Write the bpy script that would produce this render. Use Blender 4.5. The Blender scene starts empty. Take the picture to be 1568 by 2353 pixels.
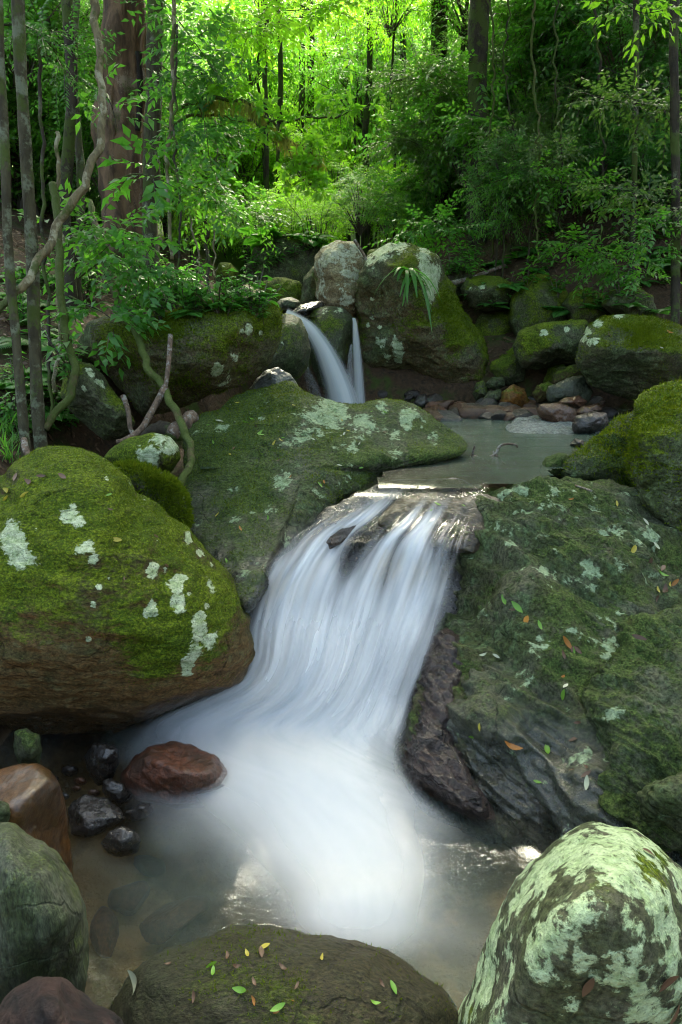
import bpy, math, random
import numpy as np
from mathutils import Vector, Matrix

# ------------------------------------------------------------------ camera, sky, sun, exposure
SC = bpy.context.scene
COL = SC.collection
PITCH = math.radians(15.0)
CAMZ = 1.6
cam_d = bpy.data.cameras.new('camera'); cam = bpy.data.objects.new('camera', cam_d)
COL.objects.link(cam); SC.camera = cam
cam_d.sensor_fit = 'VERTICAL'; cam_d.sensor_height = 36; cam_d.sensor_width = 24; cam_d.lens = 24
cam_d.clip_start = 0.05; cam_d.clip_end = 400
cam.location = (0, 0, CAMZ); cam.rotation_euler = (math.pi/2 - PITCH, 0, 0)

SUN_EL, SUN_AZ = math.radians(52), math.radians(8)      # azimuth from +Y towards +X
world = bpy.data.worlds.new('World'); SC.world = world; world.use_nodes = True
wn = world.node_tree.nodes; wl = world.node_tree.links
sky = wn.new('ShaderNodeTexSky'); sky.sky_type = 'NISHITA'; sky.sun_disc = False
sky.sun_elevation = SUN_EL; sky.sun_rotation = SUN_AZ
sky.air_density = 1.0; sky.dust_density = 6.0; sky.ozone_density = 1.0
wl.new(sky.outputs[0], wn['Background'].inputs[0]); wn['Background'].inputs[1].default_value = 0.15
sun_d = bpy.data.lights.new('sun', 'SUN'); sun_d.energy = 4.0; sun_d.angle = math.radians(34)
sun_d.color = (1.0, 0.95, 0.86)
sun = bpy.data.objects.new('sun', sun_d); COL.objects.link(sun)
sdir = Vector((math.sin(SUN_AZ)*math.cos(SUN_EL), math.cos(SUN_AZ)*math.cos(SUN_EL), math.sin(SUN_EL)))
sun.rotation_euler = sdir.to_track_quat('Z', 'Y').to_euler(); sun.location = sdir*40
SC.view_settings.view_transform = 'Standard'; SC.view_settings.look = 'None'
SC.view_settings.exposure = 2.6; SC.view_settings.gamma = 1.0; SC.view_settings.use_curve_mapping = False
SC.view_settings.use_white_balance = True; SC.view_settings.white_balance_temperature = 7300; SC.view_settings.white_balance_tint = 0   # the camera's setting for forest shade
cy = SC.cycles
cy.use_denoising = True
try: cy.denoiser = 'OPENIMAGEDENOISE'
except Exception: pass
cy.max_bounces = 8; cy.diffuse_bounces = 4; cy.glossy_bounces = 3; cy.transmission_bounces = 4
cy.transparent_max_bounces = 12; cy.volume_bounces = 0
cy.caustics_reflective = False; cy.caustics_refractive = False; cy.sample_clamp_indirect = 6
cy.use_adaptive_sampling = True; cy.adaptive_threshold = 0.02
cy.blur_glossy = 1.0; cy.filter_width = 1.1

# ------------------------------------------------------------------ helpers: pixels <-> place
CP, SP = math.cos(PITCH), math.sin(PITCH)
def ray(u, v):                       # photograph coordinates on a 1568 x 2353 frame -> ray per metre
    a = (np.asarray(u, float)-784)/1568*0.999; b = (1176.5-np.asarray(v, float))/2353*1.5
    return a, b*SP+CP, b*CP-SP
def at(u, v, Y):                     # point standing Y metres in front of the camera
    a, dy, dz = ray(u, v); t = np.asarray(Y, float)/dy
    return np.stack([a*t, dy*t, CAMZ+dz*t], -1)
def yz(v, z):                        # distance at which the line of sight v meets height z
    _, dy, dz = ray(0, v); return (z-CAMZ)*dy/dz
def pt(u, v, Y): return Vector(at(u, v, Y).tolist())

rng = np.random.default_rng(7); random.seed(7)
_perm = np.random.default_rng(3).permutation(256).astype(np.int32)
_g = np.random.default_rng(5).normal(size=(256, 3)); _grad = (_g/np.linalg.norm(_g, axis=1)[:, None]).astype(np.float32)
def perlin(P):
    P = np.asarray(P, np.float32); i = np.floor(P).astype(np.int32); f = P-i
    w = f*f*f*(f*(f*6-15)+10); i &= 255; out = np.zeros(len(P), np.float32)
    for dx in (0, 1):
        a = _perm[(i[:, 0]+dx) & 255]; wx = w[:, 0] if dx else 1-w[:, 0]
        for dy in (0, 1):
            b = _perm[(a+i[:, 1]+dy) & 255]; wy = w[:, 1] if dy else 1-w[:, 1]
            for dz in (0, 1):
                g = _grad[_perm[(b+i[:, 2]+dz) & 255]]; wz = w[:, 2] if dz else 1-w[:, 2]
                out += wx*wy*wz*((f-np.array([dx, dy, dz], np.float32))*g).sum(1)
    return out*1.5
def fbm(P, freq, octs=4, seed=0, gain=.5, ridge=False):
    P = np.asarray(P, np.float32)*freq+np.float32(seed*17.31); a, o = 1.0, 0
    for k in range(octs):
        n = perlin(P); o = o+a*((1-2*np.abs(n)) if ridge else n); P = P*2.03+5.7; a *= gain
    return o
def sstep(a, b, x):
    t = np.clip((x-a)/(b-a), 0, 1); return t*t*(3-2*t)

def mesh_np(name, V, F, attrs=None, smooth=True):
    V = np.asarray(V, np.float32); F = np.asarray(F, np.int32); k = F.shape[1]
    me = bpy.data.meshes.new(name)
    me.vertices.add(len(V)); me.vertices.foreach_set('co', V.ravel())
    me.loops.add(F.size); me.loops.foreach_set('vertex_index', F.ravel())
    me.polygons.add(len(F)); me.polygons.foreach_set('loop_start', np.arange(0, F.size, k, dtype=np.int32))
    me.polygons.foreach_set('use_smooth', np.full(len(F), smooth))
    for n, a in (attrs or {}).items():
        t = me.attributes.new(n, 'FLOAT', 'POINT'); t.data.foreach_set('value', np.asarray(a, np.float32))
    me.update(calc_edges=True); me.validate()
    return me
def obj(name, me, mat=None, parent=None, loc=None):
    o = bpy.data.objects.new(name, me); COL.objects.link(o)
    if mat and me and not me.materials: me.materials.append(mat)
    if parent: o.parent = parent
    if loc is not None: o.location = loc
    return o
def tag(o, label=None, cat=None, group=None, kind=None):
    if label: o['label'] = label
    if cat: o['category'] = cat
    if group: o['group'] = group
    if kind: o['kind'] = kind
    return o
def thing(name, loc, label, cat, group=None, rz=0):
    o = bpy.data.objects.new(name, None); COL.objects.link(o); o.location = loc; o.rotation_euler = (0, 0, rz)
    o.empty_display_size = .1
    return tag(o, label, cat, group)
def based(name, V, F, mat, attrs=None, parent=None, smooth=True):   # mesh with its origin at its base
    V = np.asarray(V, float); b = np.array([V[:, 0].mean(), V[:, 1].mean(), V[:, 2].min()])
    if parent is not None: b = np.array(parent.location)
    o = obj(name, mesh_np(name, V-b, F, attrs, smooth), mat, parent)
    if parent is None: o.location = b
    return o
_ico = {}
def ico(level):
    if level in _ico: return _ico[level]
    if level == 0:
        p = (1+5**.5)/2
        V = np.array([(-1, p, 0), (1, p, 0), (-1, -p, 0), (1, -p, 0), (0, -1, p), (0, 1, p), (0, -1, -p), (0, 1, -p),
                      (p, 0, -1), (p, 0, 1), (-p, 0, -1), (-p, 0, 1)]); V /= np.linalg.norm(V[0])
        F = np.array([(0, 11, 5), (0, 5, 1), (0, 1, 7), (0, 7, 10), (0, 10, 11), (1, 5, 9), (5, 11, 4), (11, 10, 2), (10, 7, 6), (7, 1, 8),
                      (3, 9, 4), (3, 4, 2), (3, 2, 6), (3, 6, 8), (3, 8, 9), (4, 9, 5), (2, 4, 11), (6, 2, 10), (8, 6, 7), (9, 8, 1)])
    else:
        V, F = ico(level-1); E = np.sort(np.concatenate([F[:, [0, 1]], F[:, [1, 2]], F[:, [2, 0]]]), 1)
        U, inv = np.unique(E, axis=0, return_inverse=True); inv = inv.reshape(-1)
        M = V[U].mean(1); M /= np.linalg.norm(M, axis=1)[:, None]; n = len(V); m = len(F)
        a, b, c = inv[:m]+n, inv[m:2*m]+n, inv[2*m:]+n
        F = np.concatenate([np.stack([F[:, 0], a, c], 1), np.stack([F[:, 1], b, a], 1), np.stack([F[:, 2], c, b], 1), np.stack([a, b, c], 1)])
        V = np.concatenate([V, M])
    _ico[level] = (V, F); return V, F
def normals(V, F):
    a, b, c = V[F[:, 0]], V[F[:, 1]], V[F[:, 2]]; n = np.cross(b-a, c-a); N = np.zeros_like(V)
    for k in range(3):
        idx = F[:, k]
        for ax in range(3): N[:, ax] += np.bincount(idx, n[:, ax], len(V))
    return N/np.maximum(np.linalg.norm(N, axis=1)[:, None], 1e-9)

# ------------------------------------------------------------------ materials
class NT:
    def __init__(s, name):
        s.m = bpy.data.materials.new(name); s.m.use_nodes = True; s.t = s.m.node_tree; s.t.nodes.clear()
        s.out = s.t.nodes.new('ShaderNodeOutputMaterial')
    def n(s, typ, ins=None, **kw):
        d = s.t.nodes.new('ShaderNode'+typ)
        for k, v in kw.items(): setattr(d, k, v)
        for k, v in (ins or {}).items():
            if isinstance(v, bpy.types.NodeSocket): s.t.links.new(v, d.inputs[k])
            else: d.inputs[k].default_value = v
        return d
    def attr(s, name): return s.n('Attribute', attribute_name=name).outputs['Fac']
    def math(s, op, a, b=0.0, c=0.0, clamp=False): return s.n('Math', {0: a, 1: b, 2: c}, operation=op, use_clamp=clamp).outputs[0]
    def noise(s, vec, scale, detail=4, rough=.55, dist=0): return s.n('TexNoise', {'Vector': vec, 'Scale': scale, 'Detail': detail, 'Roughness': rough, 'Distortion': dist}).outputs['Fac']
    def ramp(s, x, a, b, lo=0., hi=1.): return s.n('MapRange', {0: x, 1: a, 2: b, 3: lo, 4: hi}, interpolation_type='SMOOTHSTEP').outputs[0]
    def mix(s, f, a, b): 
        d = s.n('Mix', data_type='RGBA'); 
        for i, v in ((0, f), (6, a), (7, b)):
            if isinstance(v, bpy.types.NodeSocket): s.t.links.new(v, d.inputs[i])
            else: d.inputs[i].default_value = v if i == 0 else (*v, 1) if len(v) == 3 else v
        return d.outputs[2]
    def fmix(s, f, a, b): return s.math('ADD', s.math('MULTIPLY', f, s.math('SUBTRACT', b, a)), a)
    def link(s, sock, vol=False): s.t.links.new(sock, s.out.inputs[1 if vol else 0]); return s.m

def rock_mat(name, ra, rb, ma=(.04, .07, .006), mb=(.115, .15, .01), la=(.47, .53, .35), lb=(.28, .36, .18), bump=.6, stretch=(1, 1, 1), rust=None, crust=.5, rough=.78, film=0., lichn=1.7, cracks=.5, csc=3.2):
    t = NT(name); tc = t.n('TexCoord').outputs['Object']
    mp = t.n('Mapping', {'Vector': tc, 'Scale': stretch}).outputs[0]
    big = t.noise(mp, 5.0, 7, .6, .4); fine = t.noise(mp, 46.0, 5, .65); spk = t.noise(tc, 130.0, 3, .6); mid = t.noise(mp, 17, 5, .6)
    grain = t.noise(mp, 70.0, 9, .74)
    nz_ = t.n('TexNoise', {'Vector': tc, 'Scale': 4.0, 'Detail': 5.0}); vv = t.n('VectorMath', {0: tc, 1: t.n('VectorMath', {0: nz_.outputs['Color'], 'Scale': .35}, operation='SCALE').outputs[0]}, operation='ADD').outputs[0]
    vd = t.n('TexVoronoi', {'Vector': t.n('Mapping', {'Vector': vv, 'Scale': (1, 1, 1.7), 'Rotation': (.3, .5, .2)}).outputs[0], 'Scale': csc}, feature='DISTANCE_TO_EDGE').outputs['Distance']
    crk = t.math('MULTIPLY', t.ramp(vd, .004, .03, 1, 0), t.ramp(t.noise(tc, 3.3, 2, .5), .45, .6, 0, cracks))
    moss, lich, wet = t.attr('moss'), t.attr('lichen'), t.attr('wet')
    rock = t.mix(t.ramp(big, .35, .66), ra, rb)
    rock = t.mix(t.ramp(mid, .45, .72, 0, .5), rock, tuple(c*.45 for c in ra))
    if film: rock = t.mix(t.ramp(t.math('ADD', t.math('MULTIPLY', big, .6), t.math('MULTIPLY', fine, .4)), .38, .6, .1, film), rock, (.048, .068, .02))
    if rust: rock = t.mix(t.math('MULTIPLY', t.attr('rust'), t.ramp(mid, .3, .6, .45, 1)), rock, rust)
    cr = t.ramp(mid, .5, .66, 0, crust); rock = t.mix(t.math('MULTIPLY', cr, t.math('SUBTRACT', 1, wet)), rock, tuple(.55*c for c in lb))
    dk = t.math('SUBTRACT', 1, t.math('MULTIPLY', wet, .58)); rock = t.mix(1.0, rock, rock) if False else rock
    hsv = t.n('HueSaturation', {'Color': rock, 'Value': dk}).outputs[0]
    mm = t.ramp(t.math('ADD', moss, t.math('MULTIPLY', t.math('SUBTRACT', t.math('ADD', t.math('MULTIPLY', fine, .6), t.math('MULTIPLY', mid, .4)), .5), 1.8)), .28, .70)
    mcol = t.mix(t.ramp(t.math('ADD', t.math('MULTIPLY', spk, .6), t.math('MULTIPLY', big, .4)), .42, .6), ma, mb)
    mcol = t.mix(t.ramp(mid, .55, .75, 0, .55), mcol, (.055, .05, .018))
    col = t.mix(mm, hsv, mcol)
    ln = t.math('ADD', t.math('MULTIPLY', mid, .55), t.math('MULTIPLY', fine, .45))
    lm = t.ramp(t.math('ADD', lich, t.math('MULTIPLY', t.math('SUBTRACT', ln, .5), lichn)), .43, .58)
    lcol = t.mix(t.ramp(t.math('ADD', t.math('MULTIPLY', fine, .5), t.math('MULTIPLY', mid, .5)), .40, .58), lb, la); lcol = t.mix(t.ramp(spk, .58, .66, 0, .75), lcol, (.09, .10, .06))
    col = t.mix(lm, col, lcol)
    gv = t.fmix(lm, t.ramp(grain, .33, .67, .38, 1.62), t.ramp(grain, .33, .67, .72, 1.2))
    gv = t.math('MULTIPLY', gv, t.math('SUBTRACT', 1, t.math('MULTIPLY', crk, .8)))
    col = t.n('HueSaturation', {'Color': col, 'Value': gv}).outputs[0]
    dry = t.math('MAXIMUM', mm, lm)
    rg = t.fmix(t.math('MULTIPLY', wet, t.math('SUBTRACT', 1, t.math('MULTIPLY', dry, .7))), rough, t.ramp(fine, .35, .7, .2, .42))
    hgt = t.math('ADD', t.math('MULTIPLY', mid, .6), t.math('ADD', t.math('MULTIPLY', fine, .5), t.math('MULTIPLY', t.math('MULTIPLY', spk, mm), .55)))
    hgt = t.math('ADD', hgt, t.math('MULTIPLY', t.math('MULTIPLY', lm, t.ramp(spk, .3, .7, .6, 1)), .5))
    hgt = t.math('SUBTRACT', t.math('ADD', hgt, t.math('MULTIPLY', grain, .7)), t.math('MULTIPLY', crk, .9))
    bp = t.n('Bump', {'Height': hgt, 'Strength': bump, 'Distance': .026})
    p = t.n('BsdfPrincipled', {'Base Color': col, 'Roughness': rg, 'Normal': bp.outputs[0], 'Specular IOR Level': t.fmix(wet, .12, .6), 'Coat Weight': t.math('MULTIPLY', t.math('MULTIPLY', wet, wet), t.math('SUBTRACT', .65, t.math('MULTIPLY', dry, .65)), clamp=True), 'Coat Roughness': .16, 'Coat Normal': t.n('Bump', {'Height': t.math('ADD', mid, t.math('MULTIPLY', fine, .4)), 'Strength': bump*.6, 'Distance': .02}).outputs[0]})
    return t.link(p.outputs[0])
R_MOSS = rock_mat('mossy_rock', film=.75, ra=(.085, .08, .052), rb=(.045, .045, .032), rust=(.15, .075, .03))
R_BROWN = rock_mat('brown_underside_rock', (.062, .04, .018), (.026, .02, .01), film=.45, crust=.25, rust=(.17, .09, .035), stretch=(1, 1, 1.8))
R_GREY = rock_mat('grey_green_rock', (.09, .095, .062), (.045, .05, .032), film=.8, ma=(.03, .054, .014), mb=(.075, .105, .026), la=(.31, .40, .24), lb=(.16, .24, .11), rust=(.11, .06, .03), bump=.75, crust=.75)
R_ORANGE = rock_mat('wet_orange_rock', (.15, .062, .013), (.06, .032, .012), bump=.3, crust=.1, rust=(.25, .11, .02), rough=.5)
R_RED = rock_mat('red_brown_rock', (.16, .05, .02), (.08, .04, .02), bump=.6, crust=.05, rough=.5)
R_DARK = rock_mat('wet_dark_rock', (.055, .045, .036), (.03, .027, .023), bump=.5, crust=.1, rough=.45)
R_PALE = rock_mat('pale_grey_bedrock', (.21, .22, .20), (.13, .14, .125), bump=.6, crust=.15, cracks=.9)
R_LICHEN = rock_mat('pale_lichen_rock', (.085, .085, .06), (.045, .05, .035), film=.6, rust=(.10, .075, .04), la=(.39, .49, .29), lb=(.25, .35, .17), lichn=2.3)
R_STREAK = rock_mat('streaked_grey_rock', (.085, .09, .062), (.024, .034, .014), film=.5, ma=(.04, .06, .012), mb=(.09, .11, .018), stretch=(2.6, 2.6, .45), bump=.5, crust=.6, rust=(.12, .07, .03))
R_CREAM = rock_mat('cream_lichen_rock', (.34, .30, .18), (.20, .16, .085), la=(.55, .56, .42), lb=(.42, .42, .26), rust=(.13, .065, .025), bump=.8)
R_OLIVE = rock_mat('olive_streaked_rock', (.06, .06, .032), (.035, .027, .018), ma=(.045, .06, .01), mb=(.09, .12, .018), rust=(.12, .06, .02), stretch=(1, 2.2, 2.2), bump=1., crust=.5, film=.6, lb=(.16, .2, .1))
R_DARKMOSS = rock_mat('wet_brown_green_rock', (.045, .033, .022), (.024, .021, .013), film=.4, ma=(.03, .045, .008), mb=(.06, .08, .014), rust=(.11, .05, .025), bump=.6, crust=.2, rough=.5)
R_PINK = rock_mat('pink_speckled_rock', (.085, .05, .042), (.02, .019, .02), bump=.9, crust=.0, stretch=(3, 3, 3), rough=.5)
R_WETRED = rock_mat('wet_red_brown_rock', (.062, .034, .027), (.028, .02, .017), rust=(.10, .04, .022), bump=1., crust=.15, rough=.5, cracks=.9, csc=6.)
R_STONE = [rock_mat('stone_'+n, a, tuple(c*.5 for c in a), crust=.05, rough=.42, bump=.5) for n, a in (('brown', (.17, .085, .045)), ('rust', (.20, .085, .04)), ('grey', (.11, .10, .09)), ('dark', (.06, .045, .035)))]

# ------------------------------------------------------------------ ground (one sheet)
def I(y, xs, zs): return np.interp(y, xs, zs)
def gz(x, y):
    x = np.asarray(x, float); y = np.asarray(y, float)
    bed = I(y, [-3, 0, 1, 2.2, 2.5, 3.2, 3.5, 6.2, 6.9, 7.15, 7.5, 10, 14, 20, 30, 60], [-.4, -.3, -.34, -.3, -.25, .45, .62, .66, .62, 1.2, 1.5, 1.85, 2.4, 3.4, 6.0, 20])
    xl = I(y, [0, 2.4, 3.2, 4.2, 5, 6, 7, 10, 16], [-1.4, -1.35, -1.5, -1.75, -1.6, -1.1, -.8, -1.6, -2.4])
    pl = I(y, [0, 2, 3.0, 3.8, 5, 6, 8, 12, 20, 30, 60], [.6, .75, .98, 1.03, 1.45, 1.6, 1.9, 2.7, 4.2, 7, 21])
    xr = I(y, [0, 1.5, 3, 4.5, 6, 7.5, 8.3, 10, 16], [1.0, 1.1, 1.5, 2.2, 2.75, 2.6, 1.1, .5, 1.6])
    pr = I(y, [0, 2, 4, 6, 7.5, 8.3, 10, 14, 20, 30, 60], [.5, .55, 1.1, 1.3, 1.5, 1.9, 2.4, 3.5, 5.2, 8, 22])
    l = sstep(.15, -.35, x-xl); r = sstep(-.3, .8, x-xr)
    z = bed*(1-l)+pl*l; z = z*(1-r)+pr*r
    z = z+np.maximum(0, xl-.3-x)*I(y, [2, 6, 12], [.22, .30, .34])+np.maximum(0, x-xr-.4)*I(y, [2, 6, 12], [.5, .42, .40])
    return z
xs = np.concatenate([np.linspace(-45, -5, 34)[:-1], np.linspace(-5, 5.5, 211), np.linspace(5.5, 45, 34)[1:]])
ys = np.concatenate([np.linspace(-8, 0, 9)[:-1], np.linspace(0, 12, 241), np.linspace(12, 70, 50)[1:]])
X, Y = np.meshgrid(xs, ys); G = np.stack([X.ravel(), Y.ravel(), gz(X.ravel(), Y.ravel())], 1)
G[:, 2] += fbm(G*np.array([1, 1, 0]), 1.1, 4, 1)*.10*sstep(0, 2, G[:, 1])+fbm(G*np.array([1, 1, 0]), 6, 3, 2)*.02
nx_, ny_ = len(xs), len(ys); q = (np.arange(ny_-1)[:, None]*nx_+np.arange(nx_-1)[None]).ravel()
GF = np.stack([q, q+1, q+1+nx_, q+nx_], 1)
t = NT('forest_floor'); tc = t.n('TexCoord').outputs['Object']
a = t.noise(tc, 3, 6, .6); b = t.noise(tc, 28, 5, .65); c = t.n('TexVoronoi', {'Vector': tc, 'Scale': 26.0}).outputs['Color']
col = t.mix(t.ramp(b, .38, .62), (.022, .016, .009), (.075, .045, .024)); col = t.mix(t.n('SeparateColor', {0: c}).outputs[0], col, (.05, .028, .014))
col = t.mix(t.ramp(a, .52, .66), col, (.035, .055, .008))
hz = t.n('SeparateXYZ', {0: tc}).outputs[2]; yy = t.n('SeparateXYZ', {0: tc}).outputs[1]
far = t.ramp(yy, 11, 16); col = t.mix(far, col, t.mix(t.ramp(b, .4, .6), (.035, .07, .012), (.075, .135, .022)))
bed = t.ramp(hz, .05, -.05); col = t.mix(bed, col, t.mix(t.ramp(a, .4, .6), (.36, .25, .13), (.13, .095, .055)))
bp = t.n('Bump', {'Height': b, 'Strength': .8, 'Distance': .03})
GROUND_M = t.link(t.n('BsdfPrincipled', {'Base Color': col, 'Roughness': .85, 'Normal': bp.outputs[0], 'Specular IOR Level': .25}).outputs[0])
tag(obj('ground', mesh_np('ground', G, GF), GROUND_M), 'brown leaf-littered forest floor and stream bed', kind='structure')

# ------------------------------------------------------------------ boulders from outline, distance and thickness
def rtable(poly, c):
    P = np.array(poly, float)-np.array(c); Q = np.roll(P, -1, 0); th = np.linspace(-math.pi, math.pi, 721); d = np.stack([np.cos(th), np.sin(th)], 1); E = Q-P
    den = d[:, 0:1]*E[None, :, 1]-d[:, 1:2]*E[None, :, 0]; den = np.where(np.abs(den) < 1e-9, 1e-9, den)
    tt = (P[None, :, 0]*E[None, :, 1]-P[None, :, 1]*E[None, :, 0])/den
    ss = (P[None, :, 0]*d[:, 1:2]-P[None, :, 1]*d[:, 0:1])/den
    r = np.where((ss >= -1e-6) & (ss <= 1+1e-6) & (tt > 0), tt, 0).max(1)
    k = np.hanning(15); k /= k.sum(); r = np.convolve(np.concatenate([r[-8:-1], r, r[1:8]]), k, 'valid')
    return th, r
def unit_(a): return a/np.maximum(np.linalg.norm(a, axis=-1, keepdims=True), 1e-9)
t = NT('moss_tuft'); lv_ = t.attr('lv'); c_ = t.mix(lv_, (.036, .066, .006), (.125, .18, .012))
MOSS_TUFT = t.link(t.n('MixShader', {0: .3, 1: t.n('BsdfDiffuse', {'Color': c_}).outputs[0], 2: t.n('BsdfTranslucent', {'Color': (.2, .26, .02, 1)}).outputs[0]}).outputs[0])
SURF = []       # (object) of rocks, for laying leaves on
def boulder(name, poly, Y, label=None, mat=None, tilt=0., tiltu=0., front=.3, back=.3, sub=6, c=None, nz=(.05, 2.2), crag=.0, fine=.004, facets=5, seed=0,
            moss=.3, mossup=.5, lich=-.2, lichf=5, licha=.5, blobs=(), mossblobs=(), wetz=None, wet=0., rust=0., rustdn=0., pw=1.0, parent=None, group=None, cat='boulder', planes=(), flat=.86, layer=None, tufts=0, tuft_h=1.):
    N, F = ico(sub-1 if sub > 3 else sub); N = N+np.array([0, 0, .4]); N = N/np.linalg.norm(N, axis=1)[:, None]; r0 = np.random.default_rng(seed+100)
    P0 = np.array(poly, float)
    if c is None: c = (P0.min(0)+P0.max(0))/2
    th, rt = rtable(poly, c)
    D = N.copy()                                  # x right, y down in the picture, z to the viewer
    sc = np.ones(len(D))
    pl = [(np.array(p[:3])/np.linalg.norm(p[:3]), p[3]) for p in planes]
    for k in range(facets):
        m = r0.normal(size=3); m[2] = abs(m[2])*1.2+.25; m /= np.linalg.norm(m); pl.append((m, flat+r0.uniform(-.06, .08)))
    for m, h in pl:
        dd = D@m; s = np.where(dd > 1e-3, h/np.maximum(dd, 1e-3), 9.); k = .05
        sc = -k*np.log(np.exp(-np.minimum(sc, 4)/k)+np.exp(-np.minimum(s, 4)/k))
    D = D*sc[:, None]
    s = np.hypot(D[:, 0], D[:, 1]); ang = np.arctan2(D[:, 1], D[:, 0]); R = np.interp(ang, th, rt)*np.power(np.maximum(s, 1e-6), pw)
    u = c[0]+R*np.cos(ang); v = c[1]+R*np.sin(ang)
    d = Y+tilt*(v-c[1])+tiltu*(u-c[0])-np.where(D[:, 2] > 0, front, back)*D[:, 2]
    W = at(u, v, d)
    size = float(np.median(np.linalg.norm(W-W.mean(0), axis=1)))
    Nn = normals(W, F)
    if Nn[np.argmax(W[:, 2]), 2] < 0: F = F[:, ::-1]; Nn = -Nn
    disp = fbm(W, nz[1]/size*.55, 3, seed)*nz[0]*size
    if crag:
        ld = np.array(layer if layer else (.25, .1, .96)); ld = ld/np.linalg.norm(ld); Wl = W+np.outer(W@ld, ld)*(2.6 if layer else .8)
        disp = disp+(fbm(Wl, 1.3/size, 4, seed+3, .48, True)-.5)*crag*size*.8
    if fine: disp = disp+fbm(W, 22, 3, seed+5)*fine
    W = W+Nn*disp[:, None]; Nn = normals(W, F)
    # what grows on it
    low = fbm(W, 2.2, 4, seed+9); lo2 = fbm(W, lichf, 3, seed+21)
    mo = moss+mossup*Nn[:, 2]+low*.6
    for bu, bv, br, bs in mossblobs: mo = mo+bs*np.exp(-((u-bu)**2+(v-bv)**2)/br**2)
    W2 = W+Nn*(np.clip(mo, 0, 1)*(fbm(W, 45, 2, seed+8)*.5+.5)*.007*min(1, size*2))[:, None]
    li = np.clip(lich+lo2*licha+.12*Nn[:, 2], -.6, .9)
    for b in blobs:
        bu, bv, br, bs = b[:4]; asp = b[4] if len(b) > 4 else 1.; rot = b[5] if len(b) > 5 else 0.
        du, dv = u-bu, v-bv; cu, sv_ = math.cos(rot), math.sin(rot); e = du*cu+dv*sv_; g = (-du*sv_+dv*cu)*asp
        li = np.maximum(li, np.where(D[:, 2] > -.2, bs*np.exp(-(e*e+g*g)/br**2)+lo2*.25-.05, -1))
    mo = mo-np.clip(li, 0, 1)*.3
    we = np.full(len(W), wet)
    if wetz is not None: we = np.maximum(we, sstep(wetz+.12, wetz-.05, W[:, 2]+low*.06))
    mo = mo-we*.25
    ru = np.clip(rust+rustdn*np.clip(-Nn[:, 2]+.35, 0, 1)+low*.3, 0, 1)
    o = based(name, W2, F, mat or R_MOSS, {'moss': np.clip(mo, -.5, 1), 'lichen': li, 'wet': np.clip(we, 0, 1), 'rust': ru}, parent)
    if parent is None: tag(o, label, cat, group)
    if tufts:
        g = np.random.default_rng(seed+900); fc = F[g.integers(0, len(F), tufts*5)]; b3 = g.dirichlet((1, 1, 1), len(fc))[:, :, None]
        p = (W2[fc]*b3).sum(1); n3 = (Nn[fc]*b3).sum(1); mv = (mo[fc]*b3[:, :, 0]).sum(1)-np.clip((li[fc]*b3[:, :, 0]).sum(1), 0, 1); see = (n3*(np.array([0, 0, CAMZ])-p)).sum(1) > -.15*np.linalg.norm(p, axis=1)
        k = np.where(see & (mv+g.normal(size=len(p))*.28 > .5))[0][:tufts]; p, n3 = p[k], unit_(n3[k]); m = len(k)
        hgt = g.uniform(.004, .012, m)[:, None]*tuft_h; d1 = unit_(np.cross(n3, g.normal(size=(m, 3)))); tip = p+n3*hgt+g.normal(size=(m, 3))*hgt*.45
        TV = np.stack([p-d1*hgt*.32-n3*.002, p+d1*hgt*.32-n3*.002, tip], 1).reshape(-1, 3)
        c_ = obj('moss', mesh_np('moss', TV-np.array(o.location if parent is None else parent.location), np.arange(3*m).reshape(-1, 3), {'lv': np.repeat(np.clip(g.random(m)*.7+.3*np.repeat(fbm(p, 3, 2, seed), 1), 0, 1), 3)}, False), MOSS_TUFT, o if parent is None else parent)
        c_['kind'] = 'stuff'
    SURF.append(o); return o

# --- lower pool, nearest rocks
boulder('boulder', [(1035, 2353), (1050, 2290), (1080, 2220), (1140, 2090), (1175, 2010), (1210, 1960), (1270, 1915), (1360, 1888), (1450, 1915), (1568, 2000), (1680, 2150), (1720, 2400), (1500, 2700), (1120, 2650), (1020, 2480)],
        1.22, 'pale green lichen-crusted boulder in the bottom right corner', R_LICHEN, front=.34, back=.3, sub=7, c=(1370, 2300), nz=(.05, 1.6), seed=1, moss=.22, mossup=.25, lich=.46, licha=.5, lichf=11, rust=.15, facets=4,
        blobs=[(1250, 2160, 90, .8), (1200, 2010, 60, .5), (1420, 2000, 130, .75), (1330, 2090, 100, .7), (1150, 2200, 60, .6, 2, -.9), (1500, 2150, 70, .6)], mossblobs=[(1500, 1960, 60, .9), (1060, 2330, 40, .6), (1530, 2080, 40, .6)])
boulder('boulder', [(245, 2345), (255, 2321), (280, 2281), (300, 2236), (340, 2206), (400, 2183), (450, 2173), (500, 2151), (540, 2138), (590, 2136), (650, 2143), (710, 2161), (784, 2168), (834, 2178), (884, 2196), (929, 2221), (974, 2251), (1019, 2281), (1050, 2320), (1060, 2450), (900, 2600), (400, 2600), (240, 2480)],
        1.24, 'low rounded brown and olive rock at the bottom centre', R_OLIVE, tilt=-.0005, front=.16, back=.35, sub=7, c=(640, 2380), nz=(.05, 1.6), crag=.03, seed=2, moss=.02, mossup=.36, lich=-.5, rust=.2, wet=.35, tufts=5000, tuft_h=.6, facets=3,
        mossblobs=[(450, 2230, 90, .3), (600, 2300, 90, .25), (800, 2200, 150, -.4)])
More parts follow.
